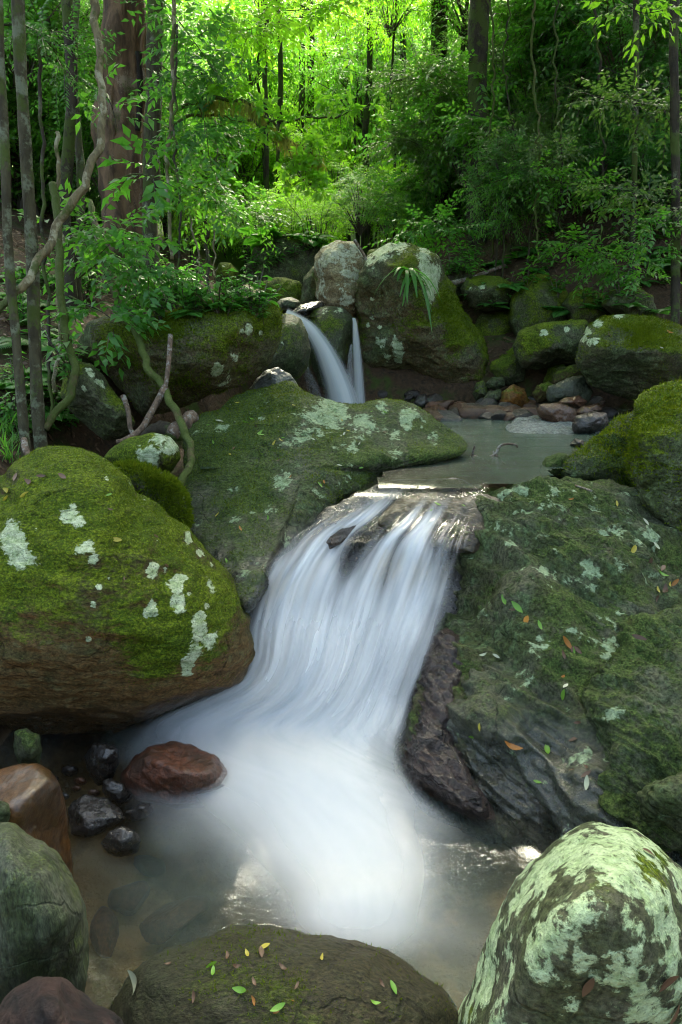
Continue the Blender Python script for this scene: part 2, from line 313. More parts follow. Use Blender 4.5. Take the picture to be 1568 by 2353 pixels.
boulder('boulder', [(-60, 2340), (0, 2312), (30, 2276), (90, 2246), (140, 2246), (185, 2281), (215, 2311), (250, 2321), (280, 2336), (300, 2370), (280, 2480), (50, 2520), (-80, 2450)],
        1.02, 'dark pinkish speckled rock in the bottom left corner', R_PINK, front=.14, back=.15, sub=6, seed=3, moss=-.6, lich=-.6, crag=.02, wet=.25, facets=4, fine=.004)
boulder('boulder', [(-120, 1960), (-60, 1910), (0, 1898), (25, 1896), (65, 1936), (120, 1966), (155, 2021), (175, 2056), (188, 2091), (190, 2171), (187, 2286), (170, 2380), (60, 2450), (-120, 2400), (-180, 2150)],
        1.36, 'tall grey-green streaked rock at the left edge of the lower pool', R_STREAK, front=.22, back=.2, sub=6, seed=4, moss=.26, mossup=.3, lich=-.35, crag=.03, wet=.3, nz=(.05, 1.8), facets=3)
boulder('boulder', [(-110, 1820), (-50, 1775), (0, 1758), (45, 1753), (90, 1756), (120, 1776), (140, 1801), (150, 1846), (165, 1936), (170, 1981), (160, 2025), (90, 2060), (-60, 2050), (-130, 1930)],
        1.70, 'wet orange-brown rounded boulder at the left edge', R_ORANGE, front=.2, back=.2, sub=6, seed=5, moss=-.5, lich=-.6, wet=.75, nz=(.05, 1.8), mossblobs=[(120, 1900, 40, .5)], fine=.002, planes=[(.75, .1, .65, .72), (-.2, -.8, .5, .75)])
boulder('stone', [(-20, 1850), (0, 1840), (20, 1848), (26, 1870), (18, 1895), (-5, 1905), (-25, 1880)], 1.5, 'small greenish stone resting on the streaked rock at the left edge', R_GREY, front=.03, back=.03, sub=4, seed=6, moss=.1, cat='stone')
boulder('stone', [(33, 1685), (60, 1672), (90, 1690), (96, 1725), (88, 1758), (45, 1760), (32, 1730)], 2.02, 'upright grey stone wedged under the overhang of the mossy boulder', R_GREY, front=.08, back=.08, sub=5, seed=7, moss=.1, lich=-.1, cat='stone')
boulder('stone', [(195, 1740), (215, 1712), (245, 1705), (272, 1718), (272, 1750), (264, 1780), (255, 1800), (225, 1808), (205, 1785)], 2.16, 'upright wet black stone beside the red-brown boulder', R_DARK, front=.09, back=.09, sub=5, seed=8, moss=-.6, lich=-.7, wet=1, cat='stone', nz=(.09, 2.4))
boulder('stone', [(235, 1796), (255, 1790), (280, 1800), (302, 1826), (298, 1845), (275, 1854), (250, 1842), (237, 1820)], 2.06, 'small wet dark stone between the black slab and the red-brown boulder', R_DARK, front=.06, back=.06, sub=5, seed=9, moss=-.6, lich=-.7, wet=.9, cat='stone', nz=(.1, 2.4), crag=.05)
boulder('stone', [(155, 1858), (165, 1841), (200, 1826), (245, 1833), (277, 1856), (287, 1881), (260, 1898), (225, 1920), (195, 1928), (165, 1918), (160, 1886)], 1.93, 'flat wet dark slab in the lower left pool', R_DARK, tilt=-.0008, front=.06, back=.08, sub=6, seed=10, moss=-.6, lich=-.7, wet=.85, rust=.2, cat='stone', planes=[(0, -.6, .75, .62)])
boulder('stone', [(283, 1868), (320, 1846), (345, 1844), (352, 1866), (325, 1886), (290, 1890)], 1.98, 'wet brown stone half covered by foam', R_DARK, front=.05, back=.05, sub=5, seed=11, moss=-.6, lich=-.7, wet=.9, cat='stone', nz=(.09, 2))
boulder('stone', [(230, 1938), (250, 1911), (280, 1898), (310, 1906), (328, 1931), (315, 1958), (280, 1972), (245, 1962)], 1.82, 'round glossy wet dark stone, lowest of the stones in the pool', R_DARK, front=.06, back=.06, sub=5, seed=12, moss=-.6, lich=-.7, wet=1, cat='stone', nz=(.06, 2))
boulder('boulder', [(280, 1785), (310, 1741), (345, 1715), (400, 1702), (440, 1711), (490, 1738), (530, 1775), (540, 1815), (500, 1840), (450, 1852), (410, 1860), (360, 1846), (310, 1832), (284, 1810)],
        2.14, 'red-brown boulder beside the foaming foot of the cascade', R_RED, tilt=-.0006, front=.16, back=.15, sub=6, seed=13, moss=-.6, lich=-.7, wet=.65, crag=.05, planes=[(.1, -.75, .6, .66), (-.4, .3, .85, .8)])
for i, (u_, v_, r_) in enumerate([(185, 1795, 13), (160, 1772, 17), (175, 1812, 10), (120, 1790, 14), (215, 1822, 12), (145, 1830, 12)]):
    boulder('pebble', [(u_+r_*1.2*math.cos(k), v_+r_*.8*math.sin(k)) for k in np.linspace(0, 6, 9)], yz(v_, .02), ['rusty orange pebble on the wet gravel under the mossy boulder', 'brown pebble lying in the shadow of the mossy boulder'][i > 0], R_STONE[[1, 3, 0, 3, 0, 2][i]], front=.02, back=.02, sub=3, seed=20+i, moss=-.6, lich=-.7, wet=.8, cat='pebble', group='pebbles at the pool edge', fine=0)

# --- the great mossy boulder on the left
boulder('boulder', [(-260, 1450), (-230, 1270), (-120, 1160), (0, 1098), (50, 1060), (125, 1032), (175, 1027), (220, 1047), (265, 1082), (310, 1141), (390, 1196), (450, 1246), (500, 1296), (530, 1326), (550, 1371), (565, 1426), (573, 1481), (562, 1536), (520, 1573), (450, 1603), (350, 1648), (280, 1683), (190, 1698), (90, 1690), (0, 1655), (-150, 1630)],
        2.62, 'huge moss-covered boulder with pale lichen patches left of the cascade', R_BROWN, tilt=-.0006, front=.52, back=.4, sub=7, c=(200, 1400), nz=(.045, 2.0), crag=.045, layer=(.1, .15, 1), seed=30, moss=.60, mossup=.24, lich=-.42, licha=.42, lichf=14, rust=.2, rustdn=.9, facets=3, flat=.93, wetz=.18, tufts=36000, tuft_h=.5,
        planes=[(-.05, .8, .6, .90)],
        blobs=[(40, 1250, 36, 1.1, .8), (60, 1290, 34, .9), (160, 1190, 26, .9), (185, 1205, 22, .9), (170, 1170, 14, .8), (195, 1265, 24, .9, .8, .9), (215, 1290, 16, .8), (348, 1312, 20, 1), (345, 1406, 20, 1.1), (350, 1390, 14, .9), (405, 1345, 20, 1., .6), (415, 1330, 18, .9), (405, 1385, 20, .9, .6), (430, 1365, 12, .8), (483, 1348, 14, .8, .6), (455, 1420, 18, 1), (470, 1395, 12, .8), (455, 1450, 26, 1, .8), (475, 1470, 24, .9), (440, 1490, 24, .9, .8), (430, 1520, 20, .9, .6), (230, 1352, 12, .8), (216, 1390, 12, .8), (203, 1468, 11, .9), (425, 1246, 18, .8, 1.6, .9), (455, 1275, 20, .8, 1.8, .9), (485, 1300, 14, .7, 1.6, .9), (330, 1150, 22, .65, 2.2, .75), (300, 1120, 20, .6, 2.4, .75), (370, 1205, 16, .6, 1.8, .8), (240, 1110, 10, .7), (90, 1225, 10, .7), (380, 1310, 10, .7), (320, 1285, 10, .7), (355, 1250, 10, .6), (250, 1330, 8, .6)],
        mossblobs=[(20, 1600, 190, -.8), (250, 1650, 130, -.6), (60, 1440, 70, -.15), (350, 1480, 50, .25), (560, 1480, 60, -.5), (450, 1590, 60, -.4), (200, 1200, 200, .25)])
boulder('boulder', [(238, 1052), (262, 1025), (290, 1010), (350, 995), (392, 1004), (412, 1028), (416, 1055), (402, 1082), (370, 1100), (320, 1092), (265, 1085)],
        3.55, 'small rounded boulder with large cream lichen patches above the mossy boulder', R_MOSS, front=.2, back=.2, sub=6, seed=31, moss=.45, mossup=.3, lich=-.3, nz=(.05, 2),
        blobs=[(340, 1050, 34, .9, .8), (395, 1025, 26, .9), (365, 1010, 24, .7), (320, 1030, 16, .6)])
boulder('boulder', [(255, 1068), (300, 1060), (345, 1073), (400, 1098), (432, 1140), (440, 1200), (420, 1230), (350, 1190), (290, 1130)],
        3.1, 'bright mossy stone wedged behind the mossy boulder', R_MOSS, front=.14, back=.2, sub=6, seed=32, tufts=9000, tuft_h=1.4, moss=.6, mossup=.4, lich=-.3, blobs=[(375, 1085, 14, .6), (268, 1074, 12, .7)])
# --- centre rock between the falls
boulder('boulder', [(428, 1000), (450, 962), (500, 948), (540, 915), (600, 900), (660, 888), (700, 910), (735, 925), (784, 933), (839, 936), (884, 920), (929, 920), (959, 931), (984, 961), (1034, 996), (1074, 1021), (1086, 1038), (1069, 1046), (1024, 1056), (959, 1072), (900, 1078), (870, 1100), (800, 1150), (750, 1200), (680, 1262), (620, 1300), (600, 1370), (570, 1420), (520, 1340), (470, 1280), (430, 1210), (425, 1100)],
        3.95, 'broad mossy rock sloping down between the upper fall and the cascade', R_GREY, tilt=-.0042, front=.28, back=.5, sub=7, c=(700, 1080), nz=(.04, 2.2), crag=.045, fine=.008, seed=33, moss=.36, mossup=.30, lich=.0, licha=.55, lichf=6, facets=4, wetz=.62, rust=.05, tufts=16000, tuft_h=.8,
        blobs=[(760, 960, 70, .85, 1.4), (830, 985, 60, .6), (800, 1040, 60, .5), (900, 1010, 50, .5), (700, 1000, 50, .5), (935, 965, 26, .9), (880, 940, 26, .7), (650, 1110, 36, .75), (620, 1170, 26, .6), (600, 960, 12, .6), (1000, 1010, 40, .5)],
        mossblobs=[(560, 960, 120, .4), (500, 1080, 90, .15), (700, 1200, 90, -.4), (960, 1040, 70, -.1)])
# --- left bank rocks
boulder('boulder', [(175, 800), (200, 745), (280, 725), (400, 715), (500, 700), (590, 690), (632, 700), (646, 725), (638, 770), (620, 830), (590, 862), (540, 890), (480, 905), (430, 930), (330, 955), (290, 920), (240, 860)],
        4.95, 'large overhanging mossy boulder carrying soil and seedlings on the left bank', R_MOSS, front=.5, back=.6, sub=7, nz=(.06, 1.8), crag=.04, seed=34, tufts=9000, tuft_h=1.4, moss=.36, mossup=.25, lich=-.35, licha=.5, facets=4, rust=.1, rustdn=.2,
        blobs=[(567, 757, 13, 1, .8), (555, 762, 12, .8), (598, 765, 9, .9), (500, 848, 14, 1, .7), (490, 860, 12, .7), (540, 820, 26, .55), (520, 870, 24, .5), (622, 760, 8, .7)],
        mossblobs=[(620, 730, 50, .6), (300, 780, 70, -.25), (340, 870, 80, -.15)], planes=[(.1, .75, .66, .8)])
boulder('boulder', [(140, 905), (150, 860), (172, 830), (212, 838), (262, 900), (300, 950), (312, 975), (300, 1000), (275, 1015), (240, 1010), (190, 975), (155, 940)],
        4.2, 'leaning mossy slab with lichen streaks on the left bank', R_MOSS, front=.22, back=.25, sub=6, seed=35, moss=.4, mossup=.3, lich=-.3, crag=.05, planes=[(-.35, .6, .7, .6), (.5, -.5, .7, .66)], blobs=[(205, 855, 22, .8, 2.2, .8), (230, 880, 20, .8, 2.2, .8), (195, 895, 22, .7, 2.4, .9)])
boulder('boulder', [(-120, 880), (-40, 842), (20, 846), (55, 880), (75, 940), (80, 1000), (40, 1040), (-120, 1050)], 4.6, 'dark mossy boulder behind the slender trunks at the left edge', R_MOSS, front=.25, back=.4, sub=6, seed=36, moss=.2, mossup=.3, lich=-.4)
boulder('boulder', [(-60, 740), (0, 712), (35, 728), (60, 762), (64, 810), (30, 835), (-60, 830)], 6.3, 'pale green lichen-faced rock behind the left trunks', R_GREY, front=.25, back=.4, sub=5, seed=37, moss=.1, lich=.0, blobs=[(10, 760, 30, .9), (45, 740, 26, .8)])
boulder('boulder', [(575, 895), (590, 868), (612, 852), (640, 845), (668, 862), (686, 890), (690, 920), (640, 930), (580, 925)], 5.3, 'bare wet grey rock tucked under the left bank boulder', R_PALE, front=.16, back=.2, sub=6, seed=38, moss=-.3, lich=-.4, wet=.75, crag=.06, nz=(.07, 2))
boulder('boulder', [(600, 850), (625, 790), (640, 735), (655, 716), (690, 732), (706, 765), (714, 805), (708, 845), (690, 872), (660, 880), (615, 868)], 6.35, 'dark rounded mossy boulder left of the upper waterfall', R_MOSS, front=.35, back=.4, sub=6, seed=39, moss=.34, mossup=.2, lich=-.3, wet=.2, blobs=[(680, 740, 26, .55), (650, 790, 8, .7)], nz=(.03, 1.6), facets=2)
# --- boulders round the upper waterfall
boulder('boulder', [(706, 735), (720, 712), (750, 702), (785, 706), (808, 726), (814, 760), (806, 800), (790, 850), (770, 900), (730, 900), (714, 820)], 7.15, 'dark mossy boulder between the two spouts of the upper waterfall', R_MOSS, front=.3, back=.3, sub=6, seed=40, moss=.25, mossup=.25, lich=-.25, wet=.25, blobs=[(745, 712, 14, .6), (780, 714, 22, .6, 2)])
boulder('boulder', [(722, 625), (725, 590), (740, 567), (775, 556), (815, 560), (836, 582), (842, 620), (838, 670), (830, 715), (812, 738), (770, 735), (738, 705), (722, 690)],
        7.6, 'tall cream boulder with a mossy cap left of the biggest boulder', R_CREAM, front=.4, back=.5, sub=6, seed=41, moss=-.1, mossup=.45, lich=.42, licha=.6, lichf=4, crag=.06, rustdn=.5, rust=.15, planes=[(-.85, .1, .5, .62), (.3, -.35, .88, .7)],
        blobs=[(775, 570, 30, .8), (800, 630, 26, .8, 1.8)], mossblobs=[(728, 640, 22, .6), (735, 600, 20, .5)])
boulder('boulder', [(822, 700), (826, 640), (838, 605), (862, 575), (895, 558), (930, 560), (975, 572), (1010, 600), (1030, 640), (1060, 690), (1085, 740), (1110, 790), (1122, 835), (1112, 880), (1080, 910), (1040, 930), (985, 915), (940, 895), (880, 880), (838, 850), (824, 790)],
        7.35, 'biggest boulder with ferns on top beside the upper waterfall', R_MOSS, front=.75, back=.6, sub=7, c=(960, 740), nz=(.05, 1.8), crag=.07, seed=42, tufts=9000, tuft_h=1.4, moss=.32, mossup=.45, lich=-.35, licha=.45, rust=.15, rustdn=.35, facets=3, flat=.9, wetz=.95,
        planes=[(.62, -.45, .62, .66), (-.55, .15, .8, .66), (-.1, .75, .6, .64), (.3, .3, .9, .74)],
        blobs=[(880, 580, 40, .85, 1.4, -.5), (920, 568, 30, .7), (970, 600, 26, .8, .6), (990, 640, 28, .95, .5, .2), (985, 680, 16, .8, .6), (965, 640, 22, .7), (850, 600, 22, .7), (877, 785, 22, .95, 1.3, .7), (892, 815, 12, .9), (916, 795, 16, .95, .6), (916, 820, 12, .8), (858, 730, 8, .8), (846, 748, 8, .8), (852, 690, 10, .6), (873, 752, 6, .8)],
        mossblobs=[(1030, 700, 60, .4), (1060, 780, 60, .3), (870, 680, 60, -.35), (1000, 820, 60, -.2)])
boulder('boulder', [(840, 600), (848, 574), (870, 570), (885, 590), (880, 640), (850, 640)], 8.2, 'mossy stone wedged between the cream and the biggest boulder', R_MOSS, front=.2, back=.3, sub=5, seed=43, moss=.5)
boulder('boulder', [(1060, 665), (1068, 640), (1110, 632), (1150, 636), (1188, 655), (1182, 690), (1160, 712), (1120, 716), (1080, 705)], 7.9, 'rounded moss-topped boulder perched right of the biggest boulder', R_MOSS, front=.3, back=.35, sub=6, seed=44, moss=.35, mossup=.4, lich=-.2, blobs=[(1110, 660, 16, .6), (1085, 660, 18, .5)], planes=[(0, .6, .8, .75)])
boulder('boulder', [(1038, 615), (1050, 594), (1080, 594), (1108, 618), (1120, 640), (1080, 648), (1045, 635)], 8.6, 'brown earthy rock on the slope behind the biggest boulder', R_BROWN, front=.2, back=.3, sub=5, seed=45, moss=.1, lich=-.4, rust=.3)
boulder('boulder', [(1168, 740), (1172, 690), (1190, 650), (1220, 628), (1260, 632), (1300, 660), (1320, 720), (1310, 770), (1250, 790), (1190, 790)], 7.8, 'mossy boulder hung with ferns right of the dark hollow', R_MOSS, front=.4, back=.4, sub=6, seed=46, moss=.45, mossup=.35, lich=-.4)
boulder('boulder', [(1290, 700), (1310, 672), (1350, 655), (1390, 680), (1410, 720), (1390, 750), (1310, 760)], 7.5, 'dark mossy boulder in the shade behind the flat-topped boulder', R_MOSS, front=.3, back=.4, sub=5, seed=47, moss=.35, lich=-.5)
boulder('boulder', [(1183, 790), (1195, 765), (1240, 745), (1300, 738), (1350, 735), (1375, 770), (1372, 810), (1340, 835), (1290, 838), (1240, 850), (1200, 845), (1184, 820)], 6.75, 'layered mossy boulder with a small white lichen spot', R_MOSS, front=.32, back=.4, sub=6, seed=48, moss=.3, mossup=.4, lich=-.4, crag=.08, blobs=[(1252, 765, 9, 1.1), (1303, 758, 8, .9), (1245, 772, 6, .9)], planes=[(-.1, .8, .55, .6)])
boulder('boulder', [(1326, 830), (1332, 790), (1350, 755), (1385, 727), (1440, 722), (1500, 728), (1568, 755), (1660, 800), (1680, 860), (1600, 910), (1480, 925), (1400, 905), (1350, 880)],
        6.0, 'big boulder with a flat bright moss top and dark front at right', R_MOSS, front=.5, back=.55, sub=7, c=(1460, 820), nz=(.04, 1.8), crag=.04, seed=49, tufts=9000, tuft_h=1.4, moss=.28, mossup=.5, lich=-.45, planes=[(.0, -.72, .69, .62), (-.15, .62, .77, .55)], facets=2,
        blobs=[(1375, 745, 16, 1.), (1352, 762, 14, 1), (1362, 788, 18, .7), (1425, 727, 22, .8, 2.5), (1345, 780, 14, .7)], mossblobs=[(1480, 775, 60, -.12), (1450, 870, 90, -.5)])
small = [([(1125, 850), (1130, 832), (1160, 818), (1195, 815), (1208, 840), (1205, 875), (1170, 885), (1140, 870)], 7.0, 'mossy stone under the layered boulder', R_MOSS, .35),
         ([(1118, 880), (1130, 866), (1158, 868), (1162, 888), (1140, 896), (1122, 892)], 6.7, 'small grey-green cobble at the foot of the biggest boulder', R_GREY, .15),
         ([(1085, 905), (1095, 880), (1110, 874), (1124, 890), (1122, 918), (1095, 922)], 6.75, 'little mossy stone touching the base of the biggest boulder', R_MOSS, .35),
         ([(1112, 915), (1125, 898), (1150, 895), (1160, 915), (1140, 930), (1116, 928)], 6.6, 'dark mossy cobble left of the orange-stained stone', R_MOSS, .2),
         ([(1150, 930), (1155, 900), (1180, 884), (1205, 892), (1218, 925), (1200, 945), (1165, 945)], 6.4, 'orange-stained stone among the beach rocks', R_ORANGE, .1),
         ([(1266, 880), (1275, 856), (1310, 840), (1345, 838), (1355, 870), (1320, 890), (1275, 895)], 6.5, 'olive-brown boulder under the flat-topped boulder', R_BROWN, .25),
         ([(1222, 905), (1235, 885), (1262, 878), (1280, 890), (1278, 920), (1235, 925)], 6.3, 'brown stone in the shade beside the grey slab', R_BROWN, .05),
         ([(1255, 905), (1262, 888), (1310, 868), (1345, 862), (1362, 900), (1350, 930), (1290, 930), (1260, 925)], 6.1, 'grey slab of rock leaning under the flat-topped boulder', R_GREY, -.1),
         ([(1234, 945), (1240, 928), (1290, 926), (1322, 938), (1330, 965), (1318, 985), (1285, 990), (1262, 980), (1245, 965)], 5.55, 'squarish wet brown block at the edge of the upper pool', R_STONE[0], -.5),
         ([(1315, 975), (1325, 955), (1365, 945), (1395, 950), (1400, 975), (1370, 995), (1335, 1003), (1318, 992)], 5.2, 'dark wet angular block beside the brown block', R_STONE[3], -.5),
         ([(1320, 950), (1340, 934), (1372, 930), (1385, 942), (1350, 955), (1325, 958)], 5.6, 'brown wedge-shaped stone behind the dark angular block', R_STONE[0], -.5),
         ([(1282, 925), (1300, 914), (1330, 910), (1352, 922), (1340, 938), (1300, 935)], 5.8, 'reddish stone lying on the brown block', R_STONE[1], -.5),
         ([(950, 925), (960, 908), (978, 905), (992, 920), (985, 940), (960, 945)], 6.7, 'dark wet stone in the hollow under the biggest boulder', R_DARK, -.5),
         ([(1310, 1022), (1322, 1008), (1340, 1012), (1350, 1022), (1330, 1030)], 4.6, 'small dark stone breaking the surface of the upper pool', R_DARK, -.5)]
for i, (p, Y_, lab, m, mo) in enumerate(small):
    boulder('stone', p, Y_, lab, m, front=.13, back=.13, sub=5, seed=60+i, moss=mo, mossup=.3, lich=-.5, wet=.7 if mo < 0 else .1, crag=.05, facets=6, cat='stone')
boulder('bedrock_slab', [(1160, 985), (1185, 965), (1230, 955), (1290, 965), (1350, 985), (1385, 990), (1390, 1015), (1330, 1020), (1240, 1010), (1180, 1000)], 5.3, 'smooth pale grey bedrock shelf sloping into the upper pool', R_PALE, tilt=-.012, front=.1, back=.3, sub=6, seed=80, moss=-.6, lich=-.6, crag=.05, cat='bedrock')
boulder('boulder', [(1240, 1080), (1254, 1052), (1284, 1041), (1304, 1044), (1315, 1070), (1300, 1100), (1255, 1105)], 3.95, 'low mossy rock at the right rim of the upper pool', R_GREY, front=.15, back=.2, sub=5, seed=81, moss=.2, mossup=.3, lich=-.2)
for i, (p, Y_, lab) in enumerate([([(1085, 770), (1105, 722), (1150, 700), (1195, 725), (1205, 790), (1165, 832), (1110, 825)], 8.1, 'dark mossy rock deep in the hollow right of the biggest boulder'),
        ([(1120, 840), (1140, 800), (1190, 790), (1230, 830), (1225, 880), (1150, 885)], 7.5, 'shaded rock under the layered boulder at the back of the beach'),
        ([(1250, 880), (1262, 845), (1300, 830), (1335, 850), (1330, 900), (1270, 905)], 6.9, 'shaded mossy rock between the layered and the flat-topped boulder'),
        ([(1380, 700), (1400, 665), (1450, 655), (1500, 680), (1510, 725), (1440, 745)], 7.1, 'dark mossy rock on the slope behind the flat-topped boulder'),
        ([(1010, 640), (1030, 600), (1065, 590), (1085, 640), (1070, 690), (1030, 690)], 8.4, 'mossy rock half hidden behind the biggest boulder')]):
    boulder('boulder', p, Y_, lab, R_MOSS, front=.3, back=.35, sub=5, seed=130+i, moss=.3, mossup=.35, lich=-.4, crag=.07, facets=7, flat=.78)
# upstream rocks
for i, (p, Y_, lab, m, kw) in enumerate([
        ([(520, 700), (535, 668), (570, 655), (600, 670), (612, 690), (600, 712), (540, 715)], 6.6, 'cream lichen rock on top of the left bank', R_CREAM, dict(moss=.1, lich=.3)),
        ([(495, 625), (505, 604), (530, 605), (548, 625), (540, 650), (500, 655)], 8.6, 'bright mossy rock beside the stream above the fall', R_MOSS, dict(moss=.5, lich=.05)),
        ([(585, 680), (595, 650), (640, 638), (690, 648), (705, 680), (690, 710), (600, 712)], 9.0, 'low moss-cushioned boulder upstream of the fall', R_MOSS, dict(moss=.5, lich=-.5)),
        ([(635, 700), (645, 688), (670, 684), (690, 694), (690, 710), (640, 712)], 7.6, 'small bare grey rock in the stream above the fall', R_GREY, dict(moss=-.3, lich=-.4, wet=.4)),
        ([(665, 722), (690, 702), (720, 694), (742, 692), (745, 706), (715, 722), (690, 732)], 7.3, 'flat wet dark rock at the lip of the upper waterfall', R_DARK, dict(moss=-.6, lich=-.6, wet=.9)),
        ([(560, 640), (590, 560), (660, 540), (730, 570), (760, 650), (720, 720), (600, 720)], 10.2, 'dark mossy rock face behind the stream', R_MOSS, dict(moss=.2, lich=-.5)),
        ([(690, 700), (700, 640), (722, 610), (735, 660), (735, 720)], 8.2, 'dark mossy rock left of the cream boulder', R_MOSS, dict(moss=.2, lich=-.3))]):
    boulder('boulder', p, Y_, lab, m, front=.25, back=.3, sub=5, seed=90+i, crag=.06, mossup=.35, **kw)
# --- right hand bedrock
rock_r = thing('bedrock_outcrop', pt(1250, 1880, 2.2), 'big grey-green bedrock slope falling to the cascade on the right', 'bedrock')
kw = dict(parent=rock_r, mat=R_GREY, layer=(.62, .3, .72))
boulder('rock_face', [(1064, 1156), (1110, 1140), (1174, 1131), (1209, 1111), (1249, 1098), (1294, 1111), (1409, 1133), (1560, 1180), (1700, 1400), (1720, 1800), (1600, 2040), (1400, 2040), (1214, 1960), (1159, 1930), (1084, 1905), (1019, 1872), (960, 1820), (925, 1740), (940, 1681), (972, 1541), (990, 1451), (1034, 1371), (1054, 1261)],
        2.8, tilt=-.0018, front=.47, back=.5, sub=7, c=(1290, 1530), nz=(.09, 3), crag=.08, fine=.008, seed=110, moss=.22, mossup=.35, lich=.02, licha=.6, lichf=7, wetz=.22, facets=5, rust=.1, mossblobs=[(1100, 1300, 80, -.3), (1000, 1700, 120, -.5)], **kw)
boulder('rock_lump', [(1150, 1160), (1172, 1128), (1209, 1106), (1250, 1096), (1330, 1112), (1430, 1150), (1500, 1240), (1510, 1360), (1470, 1470), (1390, 1500), (1300, 1470), (1240, 1410), (1190, 1330), (1160, 1240)],
        2.95, tilt=-.0020, front=.20, back=.4, sub=7, c=(1320, 1290), nz=(.11, 3.2), crag=.09, fine=.008, seed=111, moss=.24, mossup=.35, lich=.14, licha=.65, lichf=8, facets=5, flat=.8,
        blobs=[(1240, 1240, 40, .55), (1260, 1150, 60, .5, 1.5), (1330, 1190, 50, .45), (1370, 1270, 40, .4)], **kw)
boulder('rock_lump', [(985, 1500), (1040, 1440), (1130, 1410), (1230, 1420), (1300, 1480), (1345, 1600), (1375, 1750), (1370, 1880), (1310, 1960), (1214, 1950), (1150, 1925), (1084, 1903), (1010, 1870), (955, 1816), (924, 1730), (950, 1620)],
        2.36, tilt=-.0016, front=.18, back=.4, sub=7, c=(1170, 1690), nz=(.10, 3.4), crag=.06, fine=.008, seed=112, moss=.18, mossup=.3, lich=-.1, licha=.5, facets=5, flat=.85, wetz=.12, rust=.25, planes=[(-.5, .55, .67, .74)],
        mossblobs=[(1050, 1800, 120, -.4), (1000, 1600, 60, -.4)], **kw)
boulder('rock_ledge', [(985, 1475), (1030, 1442), (1075, 1480), (1062, 1590), (1050, 1700), (1075, 1790), (1130, 1870), (1150, 1918), (1084, 1906), (1010, 1874), (950, 1818), (920, 1735), (948, 1620)], 2.30, mat=R_WETRED, parent=rock_r, layer=(.5, .2, .8), tilt=-.0016, front=.16, back=.3, sub=7, c=(1010, 1690), nz=(.05, 2.4), crag=.13, fine=.006, seed=120, moss=-.45, mossup=.25, lich=-.7, wet=.75, rust=.35, facets=9, flat=.74)
boulder('rock_lump', [(1350, 1640), (1380, 1530), (1450, 1440), (1568, 1390), (1720, 1420), (1780, 1700), (1640, 1960), (1480, 1930), (1400, 1870), (1360, 1780)],
        2.12, tilt=-.0013, front=.19, back=.4, sub=7, c=(1530, 1680), nz=(.11, 3.2), crag=.09, fine=.008, seed=113, moss=.34, mossup=.35, lich=-.08, licha=.5, facets=5, flat=.82, blobs=[(1420, 1650, 30, .5)], **kw)
boulder('rock_lump', [(1470, 1830), (1500, 1800), (1568, 1780), (1680, 1800), (1680, 1960), (1540, 1930), (1480, 1880)], 1.72, front=.1, back=.2, sub=6, crag=.08, seed=114, moss=.05, lich=-.3, facets=7, flat=.72, **kw)
boulder('boulder', [(1285, 1066), (1309, 1052), (1359, 1017), (1384, 977), (1400, 948), (1449, 937), (1500, 930), (1600, 960), (1640, 1060), (1600, 1180), (1500, 1195), (1440, 1150), (1390, 1118), (1330, 1108), (1295, 1100)],
        3.95, 'bright mossy bank rock above the right rim of the upper pool', R_GREY, tilt=-.002, front=.3, back=.4, sub=7, nz=(.07, 2.2), crag=.10, seed=115, tufts=9000, tuft_h=1.4, moss=.32, mossup=.45, lich=-.28, licha=.5, facets=6, flat=.78)
boulder('boulder', [(1455, 1000), (1470, 930), (1500, 895), (1534, 876), (1580, 860), (1700, 880), (1760, 1050), (1740, 1260), (1620, 1330), (1530, 1230), (1480, 1150), (1462, 1080)],
        3.5, 'steep dark mossy rock at the right edge above the bedrock slope', R_MOSS, tilt=-.001, front=.35, back=.4, sub=7, c=(1590, 1080), nz=(.07, 2.2), crag=.10, seed=116, tufts=9000, tuft_h=1.4, moss=.42, mossup=.4, lich=-.4, facets=5, flat=.8)
# --- ledge under the cascade
boulder('rock_ledge', [(640, 1290), (700, 1210), (800, 1140), (870, 1112), (960, 1104), (1060, 1112), (1130, 1140), (1120, 1300), (1080, 1480), (1010, 1650), (960, 1800), (850, 1880), (600, 1840), (430, 1720), (500, 1560), (560, 1400), (600, 1340)],
        2.92, 'wet brown rock ledge under the cascade', R_DARK, tilt=-.00175, front=.1, back=.5, sub=7, c=(820, 1460), nz=(.03, 2), crag=.04, seed=117, moss=-.3, mossup=.3, lich=-.7, wet=.8, rust=.4, facets=2, cat='bedrock')


boulder('boulder', [(868, 1205), (890, 1172), (930, 1146), (985, 1134), (1050, 1136), (1110, 1138), (1150, 1150), (1150, 1230), (1090, 1275), (1030, 1262), (975, 1250), (920, 1225)], 3.22, 'wet mossy hump of rock splitting the water at the lip of the cascade', R_DARKMOSS, tilt=-.0022, front=.10, back=.25, sub=6, c=(1010, 1185), seed=118, nz=(.06, 2.4), crag=.05, moss=.0, mossup=.4, lich=-.6, wet=.65, rust=.4)
boulder('boulder', [(672, 1285), (700, 1235), (745, 1200), (800, 1172), (838, 1168), (842, 1195), (800, 1235), (750, 1270), (700, 1300)], 3.02, 'wet brown rock rib between two white tongues of the cascade', R_DARKMOSS, tilt=-.0020, front=.055, back=.2, sub=6, seed=119, nz=(.06, 2.4), crag=.06, moss=-.3, mossup=.2, lich=-.7, wet=.8, rust=.5)

